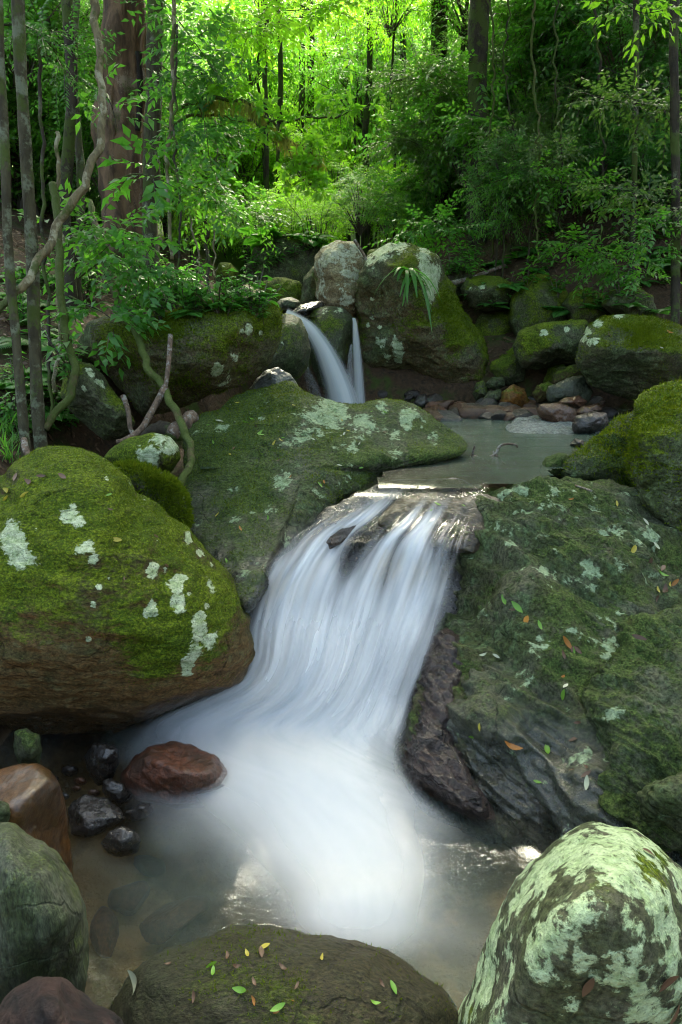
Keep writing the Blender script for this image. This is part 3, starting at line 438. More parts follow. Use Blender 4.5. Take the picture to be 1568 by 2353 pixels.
# ------------------------------------------------------------------ water
def idw(u, v, pts, sg=38.):
    num = np.zeros(len(u)); den = np.zeros(len(u))
    for a, b, w in pts:
        d2 = (u-a)**2+(v-b)**2; k = np.exp(-d2/(2*sg*sg))+2e3/(d2+900.)**1.5*.02; num += k*w; den += k
    return num/den
def grid_faces(n, m):
    q = (np.arange(n-1)[:, None]*m+np.arange(m-1)[None]).ravel(); return np.stack([q, q+1, q+1+m, q+m], 1)
def smooth_rows(rows, n):            # Catmull-Rom through the rows
    R = np.array(rows, float); t = np.linspace(0, len(R)-1-1e-6, n); i = t.astype(int); f = (t-i)[:, None]
    g = lambda k: R[np.clip(i+k, 0, len(R)-1)]
    return .5*(2*g(0)+(g(1)-g(-1))*f+(2*g(-1)-5*g(0)+4*g(1)-g(2))*f**2+(3*g(0)-g(-1)-3*g(1)+g(2))*f**3)
def white_water(name, amount=1.0, fs=34., ft=2.2, seed=0., body=.78):
    t = NT(name); cv = t.n('CombineXYZ', {0: t.math('MULTIPLY', t.attr('across'), fs), 1: t.math('MULTIPLY', t.attr('along'), ft), 2: seed}).outputs[0]
    n0 = t.noise(cv, 1.0, 4, .6, .35); n1 = t.fmix(t.ramp(t.attr('along'), 1.5, 2.0, 0, .75), n0, .5); al = t.attr('foam')
    k = t.math('MULTIPLY', al, t.ramp(n1, .25, .7, .75, 1.18)); k = t.math('MULTIPLY', t.ramp(k, .0, .95), amount, clamp=True)
    wcol = t.mix(t.ramp(n1, .3, .62), (body*.84, body*.90, body*.95), (body, body, body))
    w = t.n('MixShader', {0: .35, 1: t.n('BsdfDiffuse', {'Color': wcol}).outputs[0], 2: t.n('BsdfTranslucent', {'Color': (body, body, body, 1)}).outputs[0]})
    fr = t.math('MULTIPLY', t.n('Fresnel', {'IOR': 1.33}).outputs[0], t.attr('film'))
    cl = t.n('MixShader', {0: fr, 1: t.n('BsdfTransparent', {0: (1, 1, 1, 1)}).outputs[0], 2: t.n('BsdfGlossy', {'Color': (1, 1, 1, 1), 'Roughness': .14}).outputs[0]})
    return t.link(t.n('MixShader', {0: k, 1: cl.outputs[0], 2: w.outputs[0]}).outputs[0])
FOAM = [(640, 1290, .95), (600, 1400, .97), (590, 1500, .97), (700, 1300, .9), (760, 1340, .8), (820, 1290, .6), (850, 1250, .72), (900, 1230, .75), (960, 1240, .88), (1030, 1262, .85), (1000, 1330, .95), (950, 1420, .95), (930, 1540, .9), (880, 1640, .95), (750, 1500, 1), (700, 1650, 1), (760, 1750, 1), (760, 1850, 1), (600, 1680, .97), (500, 1620, .92), (400, 1660, .75), (300, 1690, .4), (255, 1700, .0), (540, 1760, .9), (540, 1830, .7), (430, 1880, .28), (350, 1850, .18), (420, 1930, .12), (560, 1930, .42), (480, 1960, .1), (650, 1950, .75), (760, 1950, .97), (850, 1900, .85), (920, 1850, .55), (980, 1900, .2), (1080, 1960, .03), (900, 2000, .7), (820, 2060, .85), (700, 2050, .42), (600, 2030, .12), (500, 2000, .03), (400, 2030, .0), (640, 2110, .1), (760, 2110, .78), (850, 2110, .85), (900, 2150, .5), (980, 2120, .22), (1000, 2200, .2), (1060, 2250, .1), (1150, 2030, .0), (1050, 2060, .06), (1180, 1980, .0), (330, 1760, .06), (300, 1940, 0), (450, 2080, 0), (550, 2150, 0),
        (1150, 1180, 0), (1090, 1170, .1), (1000, 1170, .08), (1060, 1210, .12), (950, 1150, .0), (1020, 1200, .03), (960, 1180, .12), (1080, 1240, .05), (900, 1160, .05), (850, 1130, 0), (900, 1110, .0), (870, 1160, .12), (780, 1160, .22), (730, 1210, .6), (700, 1245, .42), (760, 1240, .06), (690, 1275, .75), (830, 1200, .15), (880, 1190, .42), (930, 1190, .55), (970, 1210, .3), (1010, 1225, .2), (1060, 1290, .1), (1045, 1340, .12), (1010, 1430, .15), (975, 1540, .2), (960, 1600, .2), (925, 1700, .35), (560, 1330, 0), (640, 1240, .06), (1000, 1110, 0), (930, 1760, .3), (1000, 1860, .12)]
Z0 = .035
rows = [(855, 1092, None, 1135, 1108, None), (815, 1130, 3.26, 1115, 1150, 3.22), (745, 1178, 3.08, 1100, 1200, 3.06), (655, 1240, 2.92, 1085, 1250, 2.93), (588, 1330, 2.80, 1062, 1345, 2.80), (558, 1435, 2.69, 1030, 1440, 2.68), (545, 1530, 2.60, 990, 1545, 2.56), (490, 1585, 2.52, 955, 1650, 2.42)]
rows = [(a, b, yz(b, .846) if c is None else c, d, e, yz(e, .846) if f is None else f) for a, b, c, d, e, f in rows]
for a, b, d, e, h in [(320, 1660, 940, 1745, .05), (235, 1735, 985, 1830, Z0), (255, 1830, 1080, 1900, Z0), (290, 1920, 1190, 1975, Z0), (350, 2010, 1200, 2060, Z0), (420, 2090, 1170, 2150, Z0), (520, 2160, 1110, 2290, Z0)]:
    rows.append((a, b, yz(b, h), d, e, yz(e, h)))
NT_, NS_ = 230, 150
Rr = smooth_rows(rows, NT_); ss = np.linspace(0, 1, NS_)
fall = thing('cascade', pt(760, 1720, 2.4), 'silky white cascade pouring over the ledge into the lower pool', 'waterfall')
for layer, (off, amt, fs_, ft_) in enumerate([(0., 1., 11., .9), (.03, .45, 17., 1.2), (.06, .25, 9., 1.0)]):
    u = (Rr[:, 0:1]*(1-ss)+Rr[:, 3:4]*ss).ravel(); v = (Rr[:, 1:2]*(1-ss)+Rr[:, 4:5]*ss).ravel(); d = (Rr[:, 2:3]*(1-ss)+Rr[:, 5:6]*ss).ravel()
    S = np.tile(ss, NT_); T = np.repeat(np.linspace(0, 1, NT_), NS_)
    steep = sstep(.05, .2, T)*sstep(.66, .42, T)
    hump = 0
    for a, b, r, h in [(640, 1300, 70, .10), (1000, 1270, 70, .09), (900, 1240, 60, .03), (800, 1420, 90, -.07), (700, 1500, 120, .06), (930, 1480, 80, .05), (760, 1700, 150, .05), (860, 1330, 60, -.05), (780, 1250, 50, -.05)]:
        hump = hump+h*np.exp(-((u-a)**2+(v-b)**2)/r**2)
    st = fbm(np.stack([S*9, T*1.6, S*0+layer*3.1], 1), 1, 4, 50+layer)*.06*sstep(.06, .2, T)
    d = d-(hump+st*(.35+.65*steep)+off)*sstep(.0, .1, T)*(.15+.85*steep)*sstep(.68, .5, T)
    W = at(u, v, d)
    flat_ = 1-sstep(.70, .46, T)
    dome = .05*np.exp(-((u-700)/230)**2-((v-1760)/120)**2)+.025*np.exp(-((u-830)/150)**2-((v-2095)/60)**2)
    W[:, 2] += flat_*(dome*(1+.5*layer)+fbm(np.stack([S*6, T*6, S*0], 1), 1, 3, 61+layer)*.006+off*.5)
    W[:, 2] = np.maximum(W[:, 2], .012+.004*layer)
    fl_ = sstep(.5, .64, T); tong = (1-fl_)*fbm(np.stack([S*7+.35*fbm(np.stack([S*3, T*5, S*0], 1), 1, 2, 5), T*2.2, S*0+layer*2.], 1), 1, 3, 81)
    f0 = idw(u, v, FOAM)*(1-fl_)+idw(u, v, FOAM, 64.)*fl_; f0 = np.clip(f0+tong*(1.1*sstep(.42, .12, T)+.35)*f0*(1.25-f0)*1.6, 0, 1.05)
    gap = np.clip(fbm(np.stack([S*11+.5*fbm(np.stack([S*4, T*4, S*0], 1), 1, 2, 6), T*1.5, S*0+layer*1.7], 1), 1, 3, 87)+.12, 0, 1)
    f0 = f0*(1-(.72-.34*sstep(.26, .42, T)-.28*sstep(.48, .64, T))*gap)
    f = f0*sstep(0, .10, S)*sstep(1, .92, S)*sstep(1, .93, T)*sstep(0, .06, T)
    if layer: f = f*sstep(.24, .42, T)
    film = sstep(0, .04, T)*sstep(0, .06, S)*sstep(1, .94, S)*sstep(.62, .5, T)*(layer == 0)
    o = obj(['water_sheet', 'water_strands', 'spray_veil'][layer], mesh_np('cascade_sheet', W-np.array(fall.location), grid_faces(NT_, NS_), {'foam': f, 'across': S*(1-.7*sstep(.5, .72, T)), 'along': T*3, 'film': film*.05}), white_water('white_water_%d' % layer, amt, fs_, ft_, layer*7.3), fall)
# lower pool
def water_mat(name, tint, milk, rough, wave, ws):
    t = NT(name); tc = t.n('TexCoord').outputs['Object']
    mp = t.n('Mapping', {'Vector': tc, 'Scale': ws}).outputs[0]; n = t.noise(mp, 1.0, 4, .55, .6)
    bp = t.n('Bump', {'Height': n, 'Strength': wave, 'Distance': .02}).outputs[0]
    fr = t.n('Fresnel', {'IOR': 1.33, 'Normal': bp}).outputs[0]
    tr = t.n('BsdfTransparent', {0: (*tint, 1)}).outputs[0]
    mk = t.n('BsdfDiffuse', {'Color': (*milk, 1)}).outputs[0]
    m = t.math('MULTIPLY', t.attr('milk'), t.ramp(n, .3, .7, .7, 1.2), clamp=True)
    b = t.n('MixShader', {0: m, 1: tr, 2: mk}).outputs[0]
    g = t.n('BsdfGlossy', {'Color': (1, 1, 1, 1), 'Roughness': rough, 'Normal': bp}).outputs[0]
    return t.link(t.n('MixShader', {0: fr, 1: b, 2: g}).outputs[0])
def pixel_of(P):
    P = np.asarray(P, float); x, y, z = P[:, 0], P[:, 1], P[:, 2]-CAMZ; fw = y*CP-z*SP; up = y*SP+z*CP
    return 784+x/fw/.999*1568, 1176.5-up/fw/1.5*2353
xs = np.linspace(-1.7, 1.7, 110); ys = np.linspace(.35, 2.75, 90); X, Y = np.meshgrid(xs, ys)
W = np.stack([X.ravel(), Y.ravel(), X.ravel()*0], 1); u, v = pixel_of(W)
mk = idw(u, v, [(400, 2030, .2), (300, 2000, .16), (250, 1850, .04), (400, 2150, .2), (550, 2080, .24), (300, 2150, .14), (700, 2100, .2), (1000, 2050, .32), (1100, 2000, .2), (1050, 2150, .3), (1000, 2250, .42), (1150, 1950, .06), (480, 2100, .22), (600, 2000, .34), (760, 1900, .9), (200, 2100, .1), (1080, 1920, .12), (760, 1700, .9), (400, 1700, .4), (1000, 1860, .3), (900, 2150, .6)])
tag(obj('lower_pool_water', mesh_np('lower_pool_water', W, grid_faces(90, 110), {'milk': mk}), water_mat('lower_pool_water', (.84, .80, .68), (.15, .19, .17), .08, .2, (3, 5, 3))), 'clear brown water of the lower pool', kind='structure')
xs = np.linspace(-.8, 3.2, 110); ys = np.concatenate([np.linspace(2.98, 3.5, 30), np.linspace(3.55, 7.25, 80)]); X, Y = np.meshgrid(xs, ys)
W = np.stack([X.ravel(), Y.ravel(), X.ravel()*0+.84], 1); W[:, 2] -= .20*(np.clip(3.36+.16*fbm(np.stack([W[:, 0]*2.6, W[:, 0]*0, W[:, 0]*0], 1), 1, 3, 44)-W[:, 1], 0, 9)/.45)**1.6
u, v = pixel_of(W)
mk = idw(u, v, [(1050, 975, .75), (1150, 980, .8), (1250, 1010, .7), (1020, 1010, .6), (1150, 1030, .55), (1200, 1060, .45), (1000, 1080, .12), (1100, 1100, .12), (900, 1100, .03), (1200, 1110, .2), (1300, 1030, .5), (800, 935, .9), (1100, 1060, .35)])
PF = grid_faces(110, 110); keep = ((v < 1080) | ((u > 866) & (v < 1112) & (u < 1275)) | ((u > 866) & (u < 1112) & (v < 1124)))[PF].all(1)
tag(obj('upper_pool_water', mesh_np('upper_pool_water', W, PF[keep], {'milk': mk}), water_mat('upper_pool_water', (.55, .56, .45), (.085, .138, .105), .2, .35, (1.5, 6, 3))), 'smooth green-grey water of the upper pool', kind='structure')
# the upper waterfall: two curved spouts
def spout(name, path, parent, mat, n=90, m=25):
    R = smooth_rows(path, n); th = np.linspace(0, 1, m)
    R[:, 3] *= 1.22; U = R[:, 0:1]+R[:, 3:4]*(th*2-1)*R[:, 4:5]; V = R[:, 1:2]-R[:, 3:4]*(th*2-1)*R[:, 5:6]
    D = R[:, 2:3]-.10*np.sin(math.pi*th)*(R[:, 3:4]/30)
    S = np.tile(th, n); T = np.repeat(np.linspace(0, 1, n), m); e = np.sin(math.pi*S)
    W = at(U.ravel(), V.ravel(), D.ravel()); f = np.power(e, 1.35)*1.1*sstep(0, .03, T)
    return obj(name, mesh_np(name, W-np.array(parent.location), grid_faces(n, m), {'foam': f, 'across': S*.35, 'along': T, 'film': S*0}), mat, parent)
uf = thing('upper_waterfall', pt(790, 930, 6.9), 'upper waterfall, one broad curved jet and one thin spout between boulders', 'waterfall')
wm = white_water('jet_water', 1., 34., .6, 3.3)
spout('main_jet', [(655, 722, 7.15, 16, .3, .95), (682, 733, 7.05, 14, .55, .8), (712, 755, 6.98, 17, .8, .6), (742, 800, 6.92, 24, .93, .35), (765, 850, 6.88, 31, .97, .2), (782, 900, 6.86, 37, .98, .15), (793, 950, 6.85, 42, .98, .12)], uf, wm)
spout('thin_spout', [(813, 730, 7.0, 4, 1, 0), (816, 745, 6.97, 6, 1, 0), (820, 800, 6.94, 10, 1, 0), (824, 870, 6.92, 13, 1, 0), (828, 950, 6.9, 15, 1, 0)], uf, white_water('spout_water', .75, 34., .6, 5.3))
spout('side_trickle', [(700, 800, 6.95, 4, 1, 0), (705, 850, 6.93, 10, 1, 0), (722, 900, 6.92, 18, 1, 0), (730, 940, 6.9, 22, 1, 0)], uf, white_water('trickle_water', .16, 40., .6, 9.3))
spout('side_trickle', [(808, 790, 6.96, 3, 1, 0), (804, 840, 6.94, 8, 1, 0), (806, 940, 6.92, 14, 1, 0)], uf, white_water('trickle_water', .3, 40., .6, 9.8))
W = at(*np.array([(600, 706, 7.9), (640, 700, 7.9), (690, 716, 7.2), (660, 728, 7.2), (620, 716, 7.5), (648, 724, 7.3)]).T)
xs = np.linspace(-1.3, -.25, 40); ys = np.linspace(7.0, 8.6, 40); X, Y = np.meshgrid(xs, ys)
W = np.stack([X.ravel(), Y.ravel(), X.ravel()*0+1.715+.05*(Y.ravel()-7.2)], 1); W[:, 2] += fbm(W, 4, 3, 70)*.02
tag(obj('upstream_water', mesh_np('upstream_water', W, grid_faces(40, 40), {'milk': np.clip(.25+fbm(W*np.array([1, 3, 1]), 2, 3, 71)*1.2, 0, .9)}), water_mat('upstream_water', (.6, .6, .5), (.6, .65, .68), .1, .4, (4, 4, 4))), 'stream water gathering above the upper waterfall', kind='structure')


# ------------------------------------------------------------------ leaves, twigs, trunks
def unit(a): return a/np.maximum(np.linalg.norm(a, axis=-1, keepdims=True), 1e-9)
def leaf_np(pos, d, up, L, Wd, fold=.12, droop=.15, lv=None, g=None):
    g = g or rng; n = len(pos); d = unit(d); side = unit(np.cross(d, up)); up = np.cross(side, d); L = np.broadcast_to(L, n)[:, None]; Wd = np.broadcast_to(Wd, n)[:, None]
    M = pos+d*L*.48+up*L*.02; A = pos+d*L*.42+side*Wd*.5+up*fold*Wd; B = pos+d*L*.42-side*Wd*.5+up*fold*Wd; T = pos+d*L-up*droop*L
    V = np.stack([pos, A, M, B, T], 1).reshape(-1, 3); k = np.arange(n)[:, None]*5
    F = np.concatenate([k+np.array([[0, 2, 1]]), k+np.array([[0, 3, 2]]), k+np.array([[1, 2, 4]]), k+np.array([[2, 3, 4]])])
    lv = g.random(n) if lv is None else lv
    return V, F, np.repeat(lv, 5)
def merge(parts):
    V, F, L, o = [], [], [], 0
    for v, f, l in parts: V.append(v); F.append(f+o); L.append(l); o += len(v)
    return np.concatenate(V), np.concatenate(F), np.concatenate(L)
def sprays(o, d, length, nl, L, Wd, droop=.15, sag=.15, spread=.9, g=None, twig=0, whorl=False):
    g = g or rng; n = len(o); d = unit(d); up0 = np.array([0, 0, 1.])+g.normal(size=(n, 3))*.25; side = unit(np.cross(d, up0)); up = unit(np.cross(side, d)); parts = []
    length = np.broadcast_to(length, n)[:, None]
    for j in range(nl):
        t = (j+.7)/nl if not whorl else .85+.15*j/nl
        p = o+d*length*t-np.array([0, 0, 1.])*sag*length*t*t
        sg = (1 if j % 2 else -1); last = j == nl-1
        if whorl:
            a = 2*math.pi*j/nl+g.uniform(0, 1, (n, 1)); ld = d*.35+side*np.cos(a)+up*np.sin(a)*.5
        else: ld = d*(1.0 if last else .55)+side*sg*(0 if last else spread)
        ld = ld+g.normal(size=(n, 3))*.16-np.array([0, 0, 1.])*droop*g.uniform(.3, 1.4, (n, 1))
        parts.append(leaf_np(p, ld, up+g.normal(size=(n, 3))*.3, L*g.uniform(.65, 1.15, n), Wd*g.uniform(.75, 1.1, n), .1, .18, g=g))
    if twig:
        e = o+d*length-np.array([0, 0, 1.])*sag*length; w = side*twig; V = np.stack([o-w, o+w, e, o+up*twig], 1).reshape(-1, 3); k = np.arange(n)[:, None]*4
        parts.append((V, np.concatenate([k+np.array([[0, 1, 2]]), k+np.array([[1, 3, 2]]), k+np.array([[3, 0, 2]])]), np.full(4*n, -1.)))
    return merge(parts)
def tube(path, rad, sides=8, rough=0., seed=0, close=True):
    P = np.array(path, float); n = len(P); T = unit(np.gradient(P, axis=0)); ref = np.array([.3, 1, .2]); A = unit(np.cross(T, ref)); B = np.cross(T, A)
    th = np.linspace(0, 2*math.pi, sides, endpoint=False); r = np.broadcast_to(rad, n)[:, None, None]
    V = P[:, None]+r*(A[:, None]*np.cos(th)[None, :, None]+B[:, None]*np.sin(th)[None, :, None])
    if rough:
        Q = V.reshape(-1, 3); nn = fbm(Q*np.array([1, 1, .3]), min(16, .9/max(.02, float(np.mean(rad)))), 4, seed)
        V = P[:, None]+(V-P[:, None])*(1+rough*nn.reshape(n, sides, 1))
    i = np.arange(n-1)[:, None]*sides; j = np.arange(sides)[None]; a = (i+j); b = i+(j+1) % sides
    F = np.stack([a, b, b+sides, a+sides], -1).reshape(-1, 4); F = np.concatenate([F[:, [0, 1, 2]], F[:, [0, 2, 3]]])
    V = V.reshape(-1, 3)
    V = np.concatenate([V, P[[0, -1]]]); c = len(V); j = np.arange(sides)
    F = np.concatenate([F, np.stack([j*0+c-2, (j+1) % sides, j], 1), np.stack([j*0+c-1, (n-1)*sides+j, (n-1)*sides+(j+1) % sides], 1)])
    return V, F
def leaf_mat(name, a, b, ta, gloss=.35, tr=.42, rv=.25):
    t = NT(name); lv = t.attr('lv'); oi = t.n('ObjectInfo').outputs['Random']
    h = t.math('ADD', t.math('MULTIPLY', lv, .65), t.math('MULTIPLY', oi, .45))
    col = t.mix(h, a, b); tcol = t.mix(h, tuple(c*.7 for c in ta), ta)
    tw = t.math('LESS_THAN', lv, -.5); col = t.mix(tw, col, (.045, .035, .022))
    bs = t.n('BsdfPrincipled', {'Base Color': col, 'Roughness': gloss, 'Specular IOR Level': .45}).outputs[0]
    m = t.n('MixShader', {0: t.math('MULTIPLY', tr, t.math('SUBTRACT', 1, tw)), 1: bs, 2: t.n('BsdfTranslucent', {'Color': tcol}).outputs[0]}).outputs[0]
    return t.link(m)
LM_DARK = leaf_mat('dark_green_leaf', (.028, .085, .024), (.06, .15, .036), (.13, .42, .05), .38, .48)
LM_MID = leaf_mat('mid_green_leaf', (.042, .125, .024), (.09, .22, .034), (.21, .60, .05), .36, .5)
LM_BRIGHT = leaf_mat('bright_yellow_green_leaf', (.09, .20, .02), (.17, .31, .03), (.38, .84, .05), .4, .6)  # young yellow-green leaves, lightened further to carry the gap's sunlight in their colour
LM_OLIVE = leaf_mat('olive_leaf', (.055, .10, .03), (.11, .165, .05), (.19, .40, .06), .45, .48)
LM_FERN = leaf_mat('fern_green', (.036, .125, .028), (.08, .23, .038), (.17, .55, .05), .38, .48)
LM_LITTER = leaf_mat('dead_leaf', (.055, .03, .015), (.15, .085, .045), (.1, .05, .02), .6, .1)
def bark_mat(name, a, b, pale, amt, moss=.3, sc=1.):
    t = NT(name); tc = t.n('TexCoord').outputs['Object']; mp = t.n('Mapping', {'Vector': tc, 'Scale': (5*sc, 5*sc, 1.6*sc)}).outputs[0]
    n = t.noise(mp, 3, 6, .62, .4); m2 = t.noise(tc, 5*sc, 4, .55); f = t.noise(tc, 60, 3, .6)
    col = t.mix(t.ramp(n, .36, .64), a, b); col = t.mix(t.ramp(t.math('ADD', m2, t.math('MULTIPLY', t.math('SUBTRACT', f, .5), .35)), .60-amt*.22, .72-amt*.22, 0, .75), col, pale)
    m3 = t.noise(tc, 2.6*sc, 4, .6); col = t.mix(t.ramp(t.math('ADD', m3, t.math('MULTIPLY', f, .2)), .78-moss*.4, .86-moss*.4, 0, .9), col, (.05, .075, .012))
    bp = t.n('Bump', {'Height': t.math('ADD', n, t.math('MULTIPLY', f, .3)), 'Strength': .9, 'Distance': .02})
    return t.link(t.n('BsdfPrincipled', {'Base Color': col, 'Roughness': .8, 'Normal': bp.outputs[0], 'Specular IOR Level': .25}).outputs[0])
BK_BIG = bark_mat('reddish_bark', (.17, .105, .06), (.06, .038, .024), (.22, .17, .12), .2, .3, .6)
BK_PALE = bark_mat('pale_mottled_bark', (.065, .06, .032), (.034, .03, .016), (.16, .185, .12), .35, .42, 1.3)
BK_DARK = bark_mat('dark_mossy_bark', (.042, .034, .022), (.02, .016, .011), (.12, .13, .08), .15, .5)
BK_VINE = bark_mat('pale_liana_bark', (.19, .16, .085), (.10, .085, .045), (.34, .33, .22), .4, .35, 2.)
BK_STICK = bark_mat('dead_stick_bark', (.16, .11, .075), (.07, .05, .035), (.26, .25, .22), .5, .1, 3.)
BK_MOSSY = bark_mat('moss_sleeved_bark', (.09, .08, .03), (.05, .045, .02), (.16, .16, .07), .4, .7, 2.)
R_ = random.uniform
ZU = [(150, 'behind the slender left trunks'), (360, 'behind the big brown trunk'), (520, 'right of the big brown trunk'), (680, 'above the stream source'), (830, 'above the cream boulder'), (1000, 'above the biggest boulder'), (1150, 'beside the thick dark trunk'), (1300, 'right of the dark trunk'), (1450, 'above the flat-topped boulder'), (9999, 'at the right edge')]
# --- low plants
bpy.context.view_layer.update(); DG = bpy.context.evaluated_depsgraph_get()
def hit(u, v):
    a, dy, dz = ray(u, v); ok, loc, nor, _, ob, _ = SC.ray_cast(DG, Vector((0, 0, CAMZ)), Vector((float(a), float(dy), float(dz))).normalized()); return (loc, nor, ob) if ok else None
def drop(x, y, top=6.): 
    ok, loc, nor, _, ob, _ = SC.ray_cast(DG, Vector((x, y, top)), Vector((0, 0, -1))); return (loc, nor, ob) if ok else None
def strap(base, d, L, Wd, curl, n=7):            # one arching strap leaf
    d = unit(np.array(d, float)); t = np.linspace(0, 1, n); up = np.array([0, 0, 1.]); P = base+d*L*t[:, None]-up*(curl*L*t*t)[:, None]; side = unit(np.cross(d, up)); w = Wd*np.sin(np.pi*np.clip(t*.92+.06, 0, 1))**.7*.5
    V = np.concatenate([P+side*w[:, None]+np.array([0, 0, 1])*w[:, None]*.35, P, P-side*w[:, None]+np.array([0, 0, 1])*w[:, None]*.35]); i = np.arange(n-1)
    F = np.concatenate([np.stack([i, i+1, i+n+1], 1), np.stack([i, i+n+1, i+n], 1), np.stack([i+n, i+n+1, i+2*n+1], 1), np.stack([i+n, i+2*n+1, i+2*n], 1)])
    return V, F, np.full(len(V), random.random())
def strap_plant(loc, n, L, Wd, label, lm, hang=.5, seed=0, name='strap_leaf_plant'):
    g = np.random.default_rng(seed); t = thing(name, loc, label, 'plant'); ps = []
    for k in range(n):
        a = 2*math.pi*k/n+g.uniform(-.3, .3); e = g.uniform(.2, 1.1); V, F, l = strap(np.array(loc), (math.cos(a), math.sin(a), e), L*g.uniform(.6, 1.1), Wd*g.uniform(.8, 1.1), g.uniform(.3, 1.)*hang+.3)
        o = based('leaf', V, F, lm, {'lv': l}, t)
    return t
for k, (u_, v_, n_, L_, W_, lab, hg) in enumerate([(935, 622, 15, .34, .045, 'strap-leaved epiphyte draped over the top of the biggest boulder', 1.2), (1000, 578, 12, .3, .036, 'tufted strap-leaved plant on the right shoulder of the biggest boulder', .6), (912, 560, 6, .1, .02, 'tiny tuft of leaves on the crown of the biggest boulder', .4), (952, 640, 10, .34, .04, 'lower clump of drooping strap leaves on the face of the biggest boulder', 1.5)]):
    h = hit(u_, v_); 
    if h: strap_plant(h[0], n_, L_, W_, lab, LM_FERN, hg, 20+k)
def fern_mesh(seed, nf=9, L=.42):
    g = np.random.default_rng(seed); ps = []
    for k in range(nf):
        a = 2*math.pi*k/nf+g.uniform(-.3, .3); d = unit(np.array([math.cos(a), math.sin(a), g.uniform(.4, 1.2)])); t = np.linspace(.08, 1, 22); ll = L*g.uniform(.7, 1.1)
        P = d*ll*t[:, None]-np.array([0, 0, 1.])*(ll*.55*t*t)[:, None]; T = unit(np.gradient(P, axis=0)); s = unit(np.cross(T, np.array([0, 0, 1.]))); up = np.cross(s, T); w = ll*.30*np.sin(np.pi*np.clip(t*.85+.13, 0, 1))
        for sg in (1, -1): ps.append(leaf_np(P, s*sg+T*.35-up*.15, up, w, .026*L/.42, .05, .1, g=g))
        tv, tf = tube(P, .003, 3); ps.append((tv, tf, np.full(len(tv), .3)))
    return merge(ps)
def seedling_mesh(seed, ns=5, H=.3, L=.085, Wd=.036):
    g = np.random.default_rng(seed); o = np.zeros((ns, 3)); d = g.normal(size=(ns, 3))*.45; d[:, 2] = 1; ps = []
    for k in range(ns):
        dd = unit(d[k]); h = H*g.uniform(.5, 1.1); P = dd*h*np.linspace(0, 1, 5)[:, None]; tv, tf = tube(P, .003, 3); ps.append((tv, tf, np.full(len(tv), -1.)))
        m = 7; tt = np.linspace(.35, 1, m); a = np.arange(m)*2.4; ld = np.stack([np.cos(a), np.sin(a), np.full(m, .15)], 1); ps.append(leaf_np(dd*h*tt[:, None], ld, np.array([0, 0, 1.])+g.normal(size=(m, 3))*.2, L*g.uniform(.7, 1.2, m), Wd, .1, .3, g=g))
    return merge(ps)
def grass_mesh(seed, n=26, L=.3):
    g = np.random.default_rng(seed); ps = []
    for k in range(n):
        a = g.uniform(0, 6.28); ps.append(strap(g.normal(size=3)*np.array([.02, .02, 0]), (math.cos(a)*.5, math.sin(a)*.5, 1), L*g.uniform(.5, 1.1), .006, g.uniform(.2, .7), 5))
    return merge(ps)
LOW = {}
for nm, fn, lm in (('fern', fern_mesh, LM_FERN), ('seedling', seedling_mesh, LM_FERN), ('grass_tuft', grass_mesh, LM_MID)):
    for r in range(3):
        V, F, l = fn(700+r*7); me = mesh_np(nm, V, F, {'lv': l}, False); me.materials.append(lm); LOW[nm, r] = me
def low_label(nm, label, u, s):
    zone = next(n for b, n in ZU if u < b).replace('above the stream source', 'left of the cream boulder'); return ('small ' if s < .75 else 'large ' if s > 1.15 else '')+label+', '+zone
def low(nm, u, v, s, label, group, r=0, pos=None):
    h = hit(u, v) if pos is None else pos
    if not h or 'water' in h[2].name or h[0].y > 13: return
    o = obj(nm, LOW[nm, r % 3]); o.location = h[0]-Vector((0, 0, .01)); o.scale = (s, s, s); o.rotation_euler = (R_(-.2, .2), R_(-.2, .2), R_(0, 6.28)); tag(o, low_label(nm, label, u, s), 'fern' if nm == 'fern' else 'plant', group)
i = 0
for nm, reg, cnt, sc_, lab, grp in [('seedling', (300, 610, 690, 745), 34, (.5, 1.1), 'seedling on top of the left bank boulder', 'seedlings on the left bank boulder'),
        ('seedling', (150, 460, 600, 720), 30, (.7, 1.5), 'seedling on the left bank', 'seedlings on the left bank'),
        ('fern', (200, 640, 560, 730), 14, (.4, .9), 'small fern on the left bank', 'ferns on the left bank'),
        ('fern', (0, 160, 620, 1000), 14, (.4, .8), 'fern on the far left bank', 'ferns among the left trunks'),
        ('seedling', (0, 170, 560, 1010), 22, (.6, 1.3), 'seedling on the far left bank', 'seedlings among the left trunks'),
        ('grass_tuft', (0, 60, 930, 1060), 6, (.6, 1.1), 'grass tuft at the left edge beside the mossy boulder', 'grass tufts at the left edge'),
        ('fern', (1130, 1568, 560, 720), 22, (.5, 1.0), 'fern on the dark right slope', 'ferns on the right slope'),
        ('seedling', (1030, 1568, 500, 720), 40, (.7, 1.6), 'seedling on the dark right slope', 'seedlings on the right slope'),
        ('seedling', (520, 760, 470, 640), 22, (.8, 1.8), 'seedling on the bank upstream', 'seedlings behind the stream source'),
        ('fern', (520, 1000, 440, 560), 16, (.8, 1.6), 'fern on the shaded bank behind the boulders', 'ferns behind the boulders')]:
    for k in range(cnt): i += 1; low(nm, R_(reg[0], reg[1]), R_(reg[2], reg[3]), R_(*sc_), lab, grp, i)
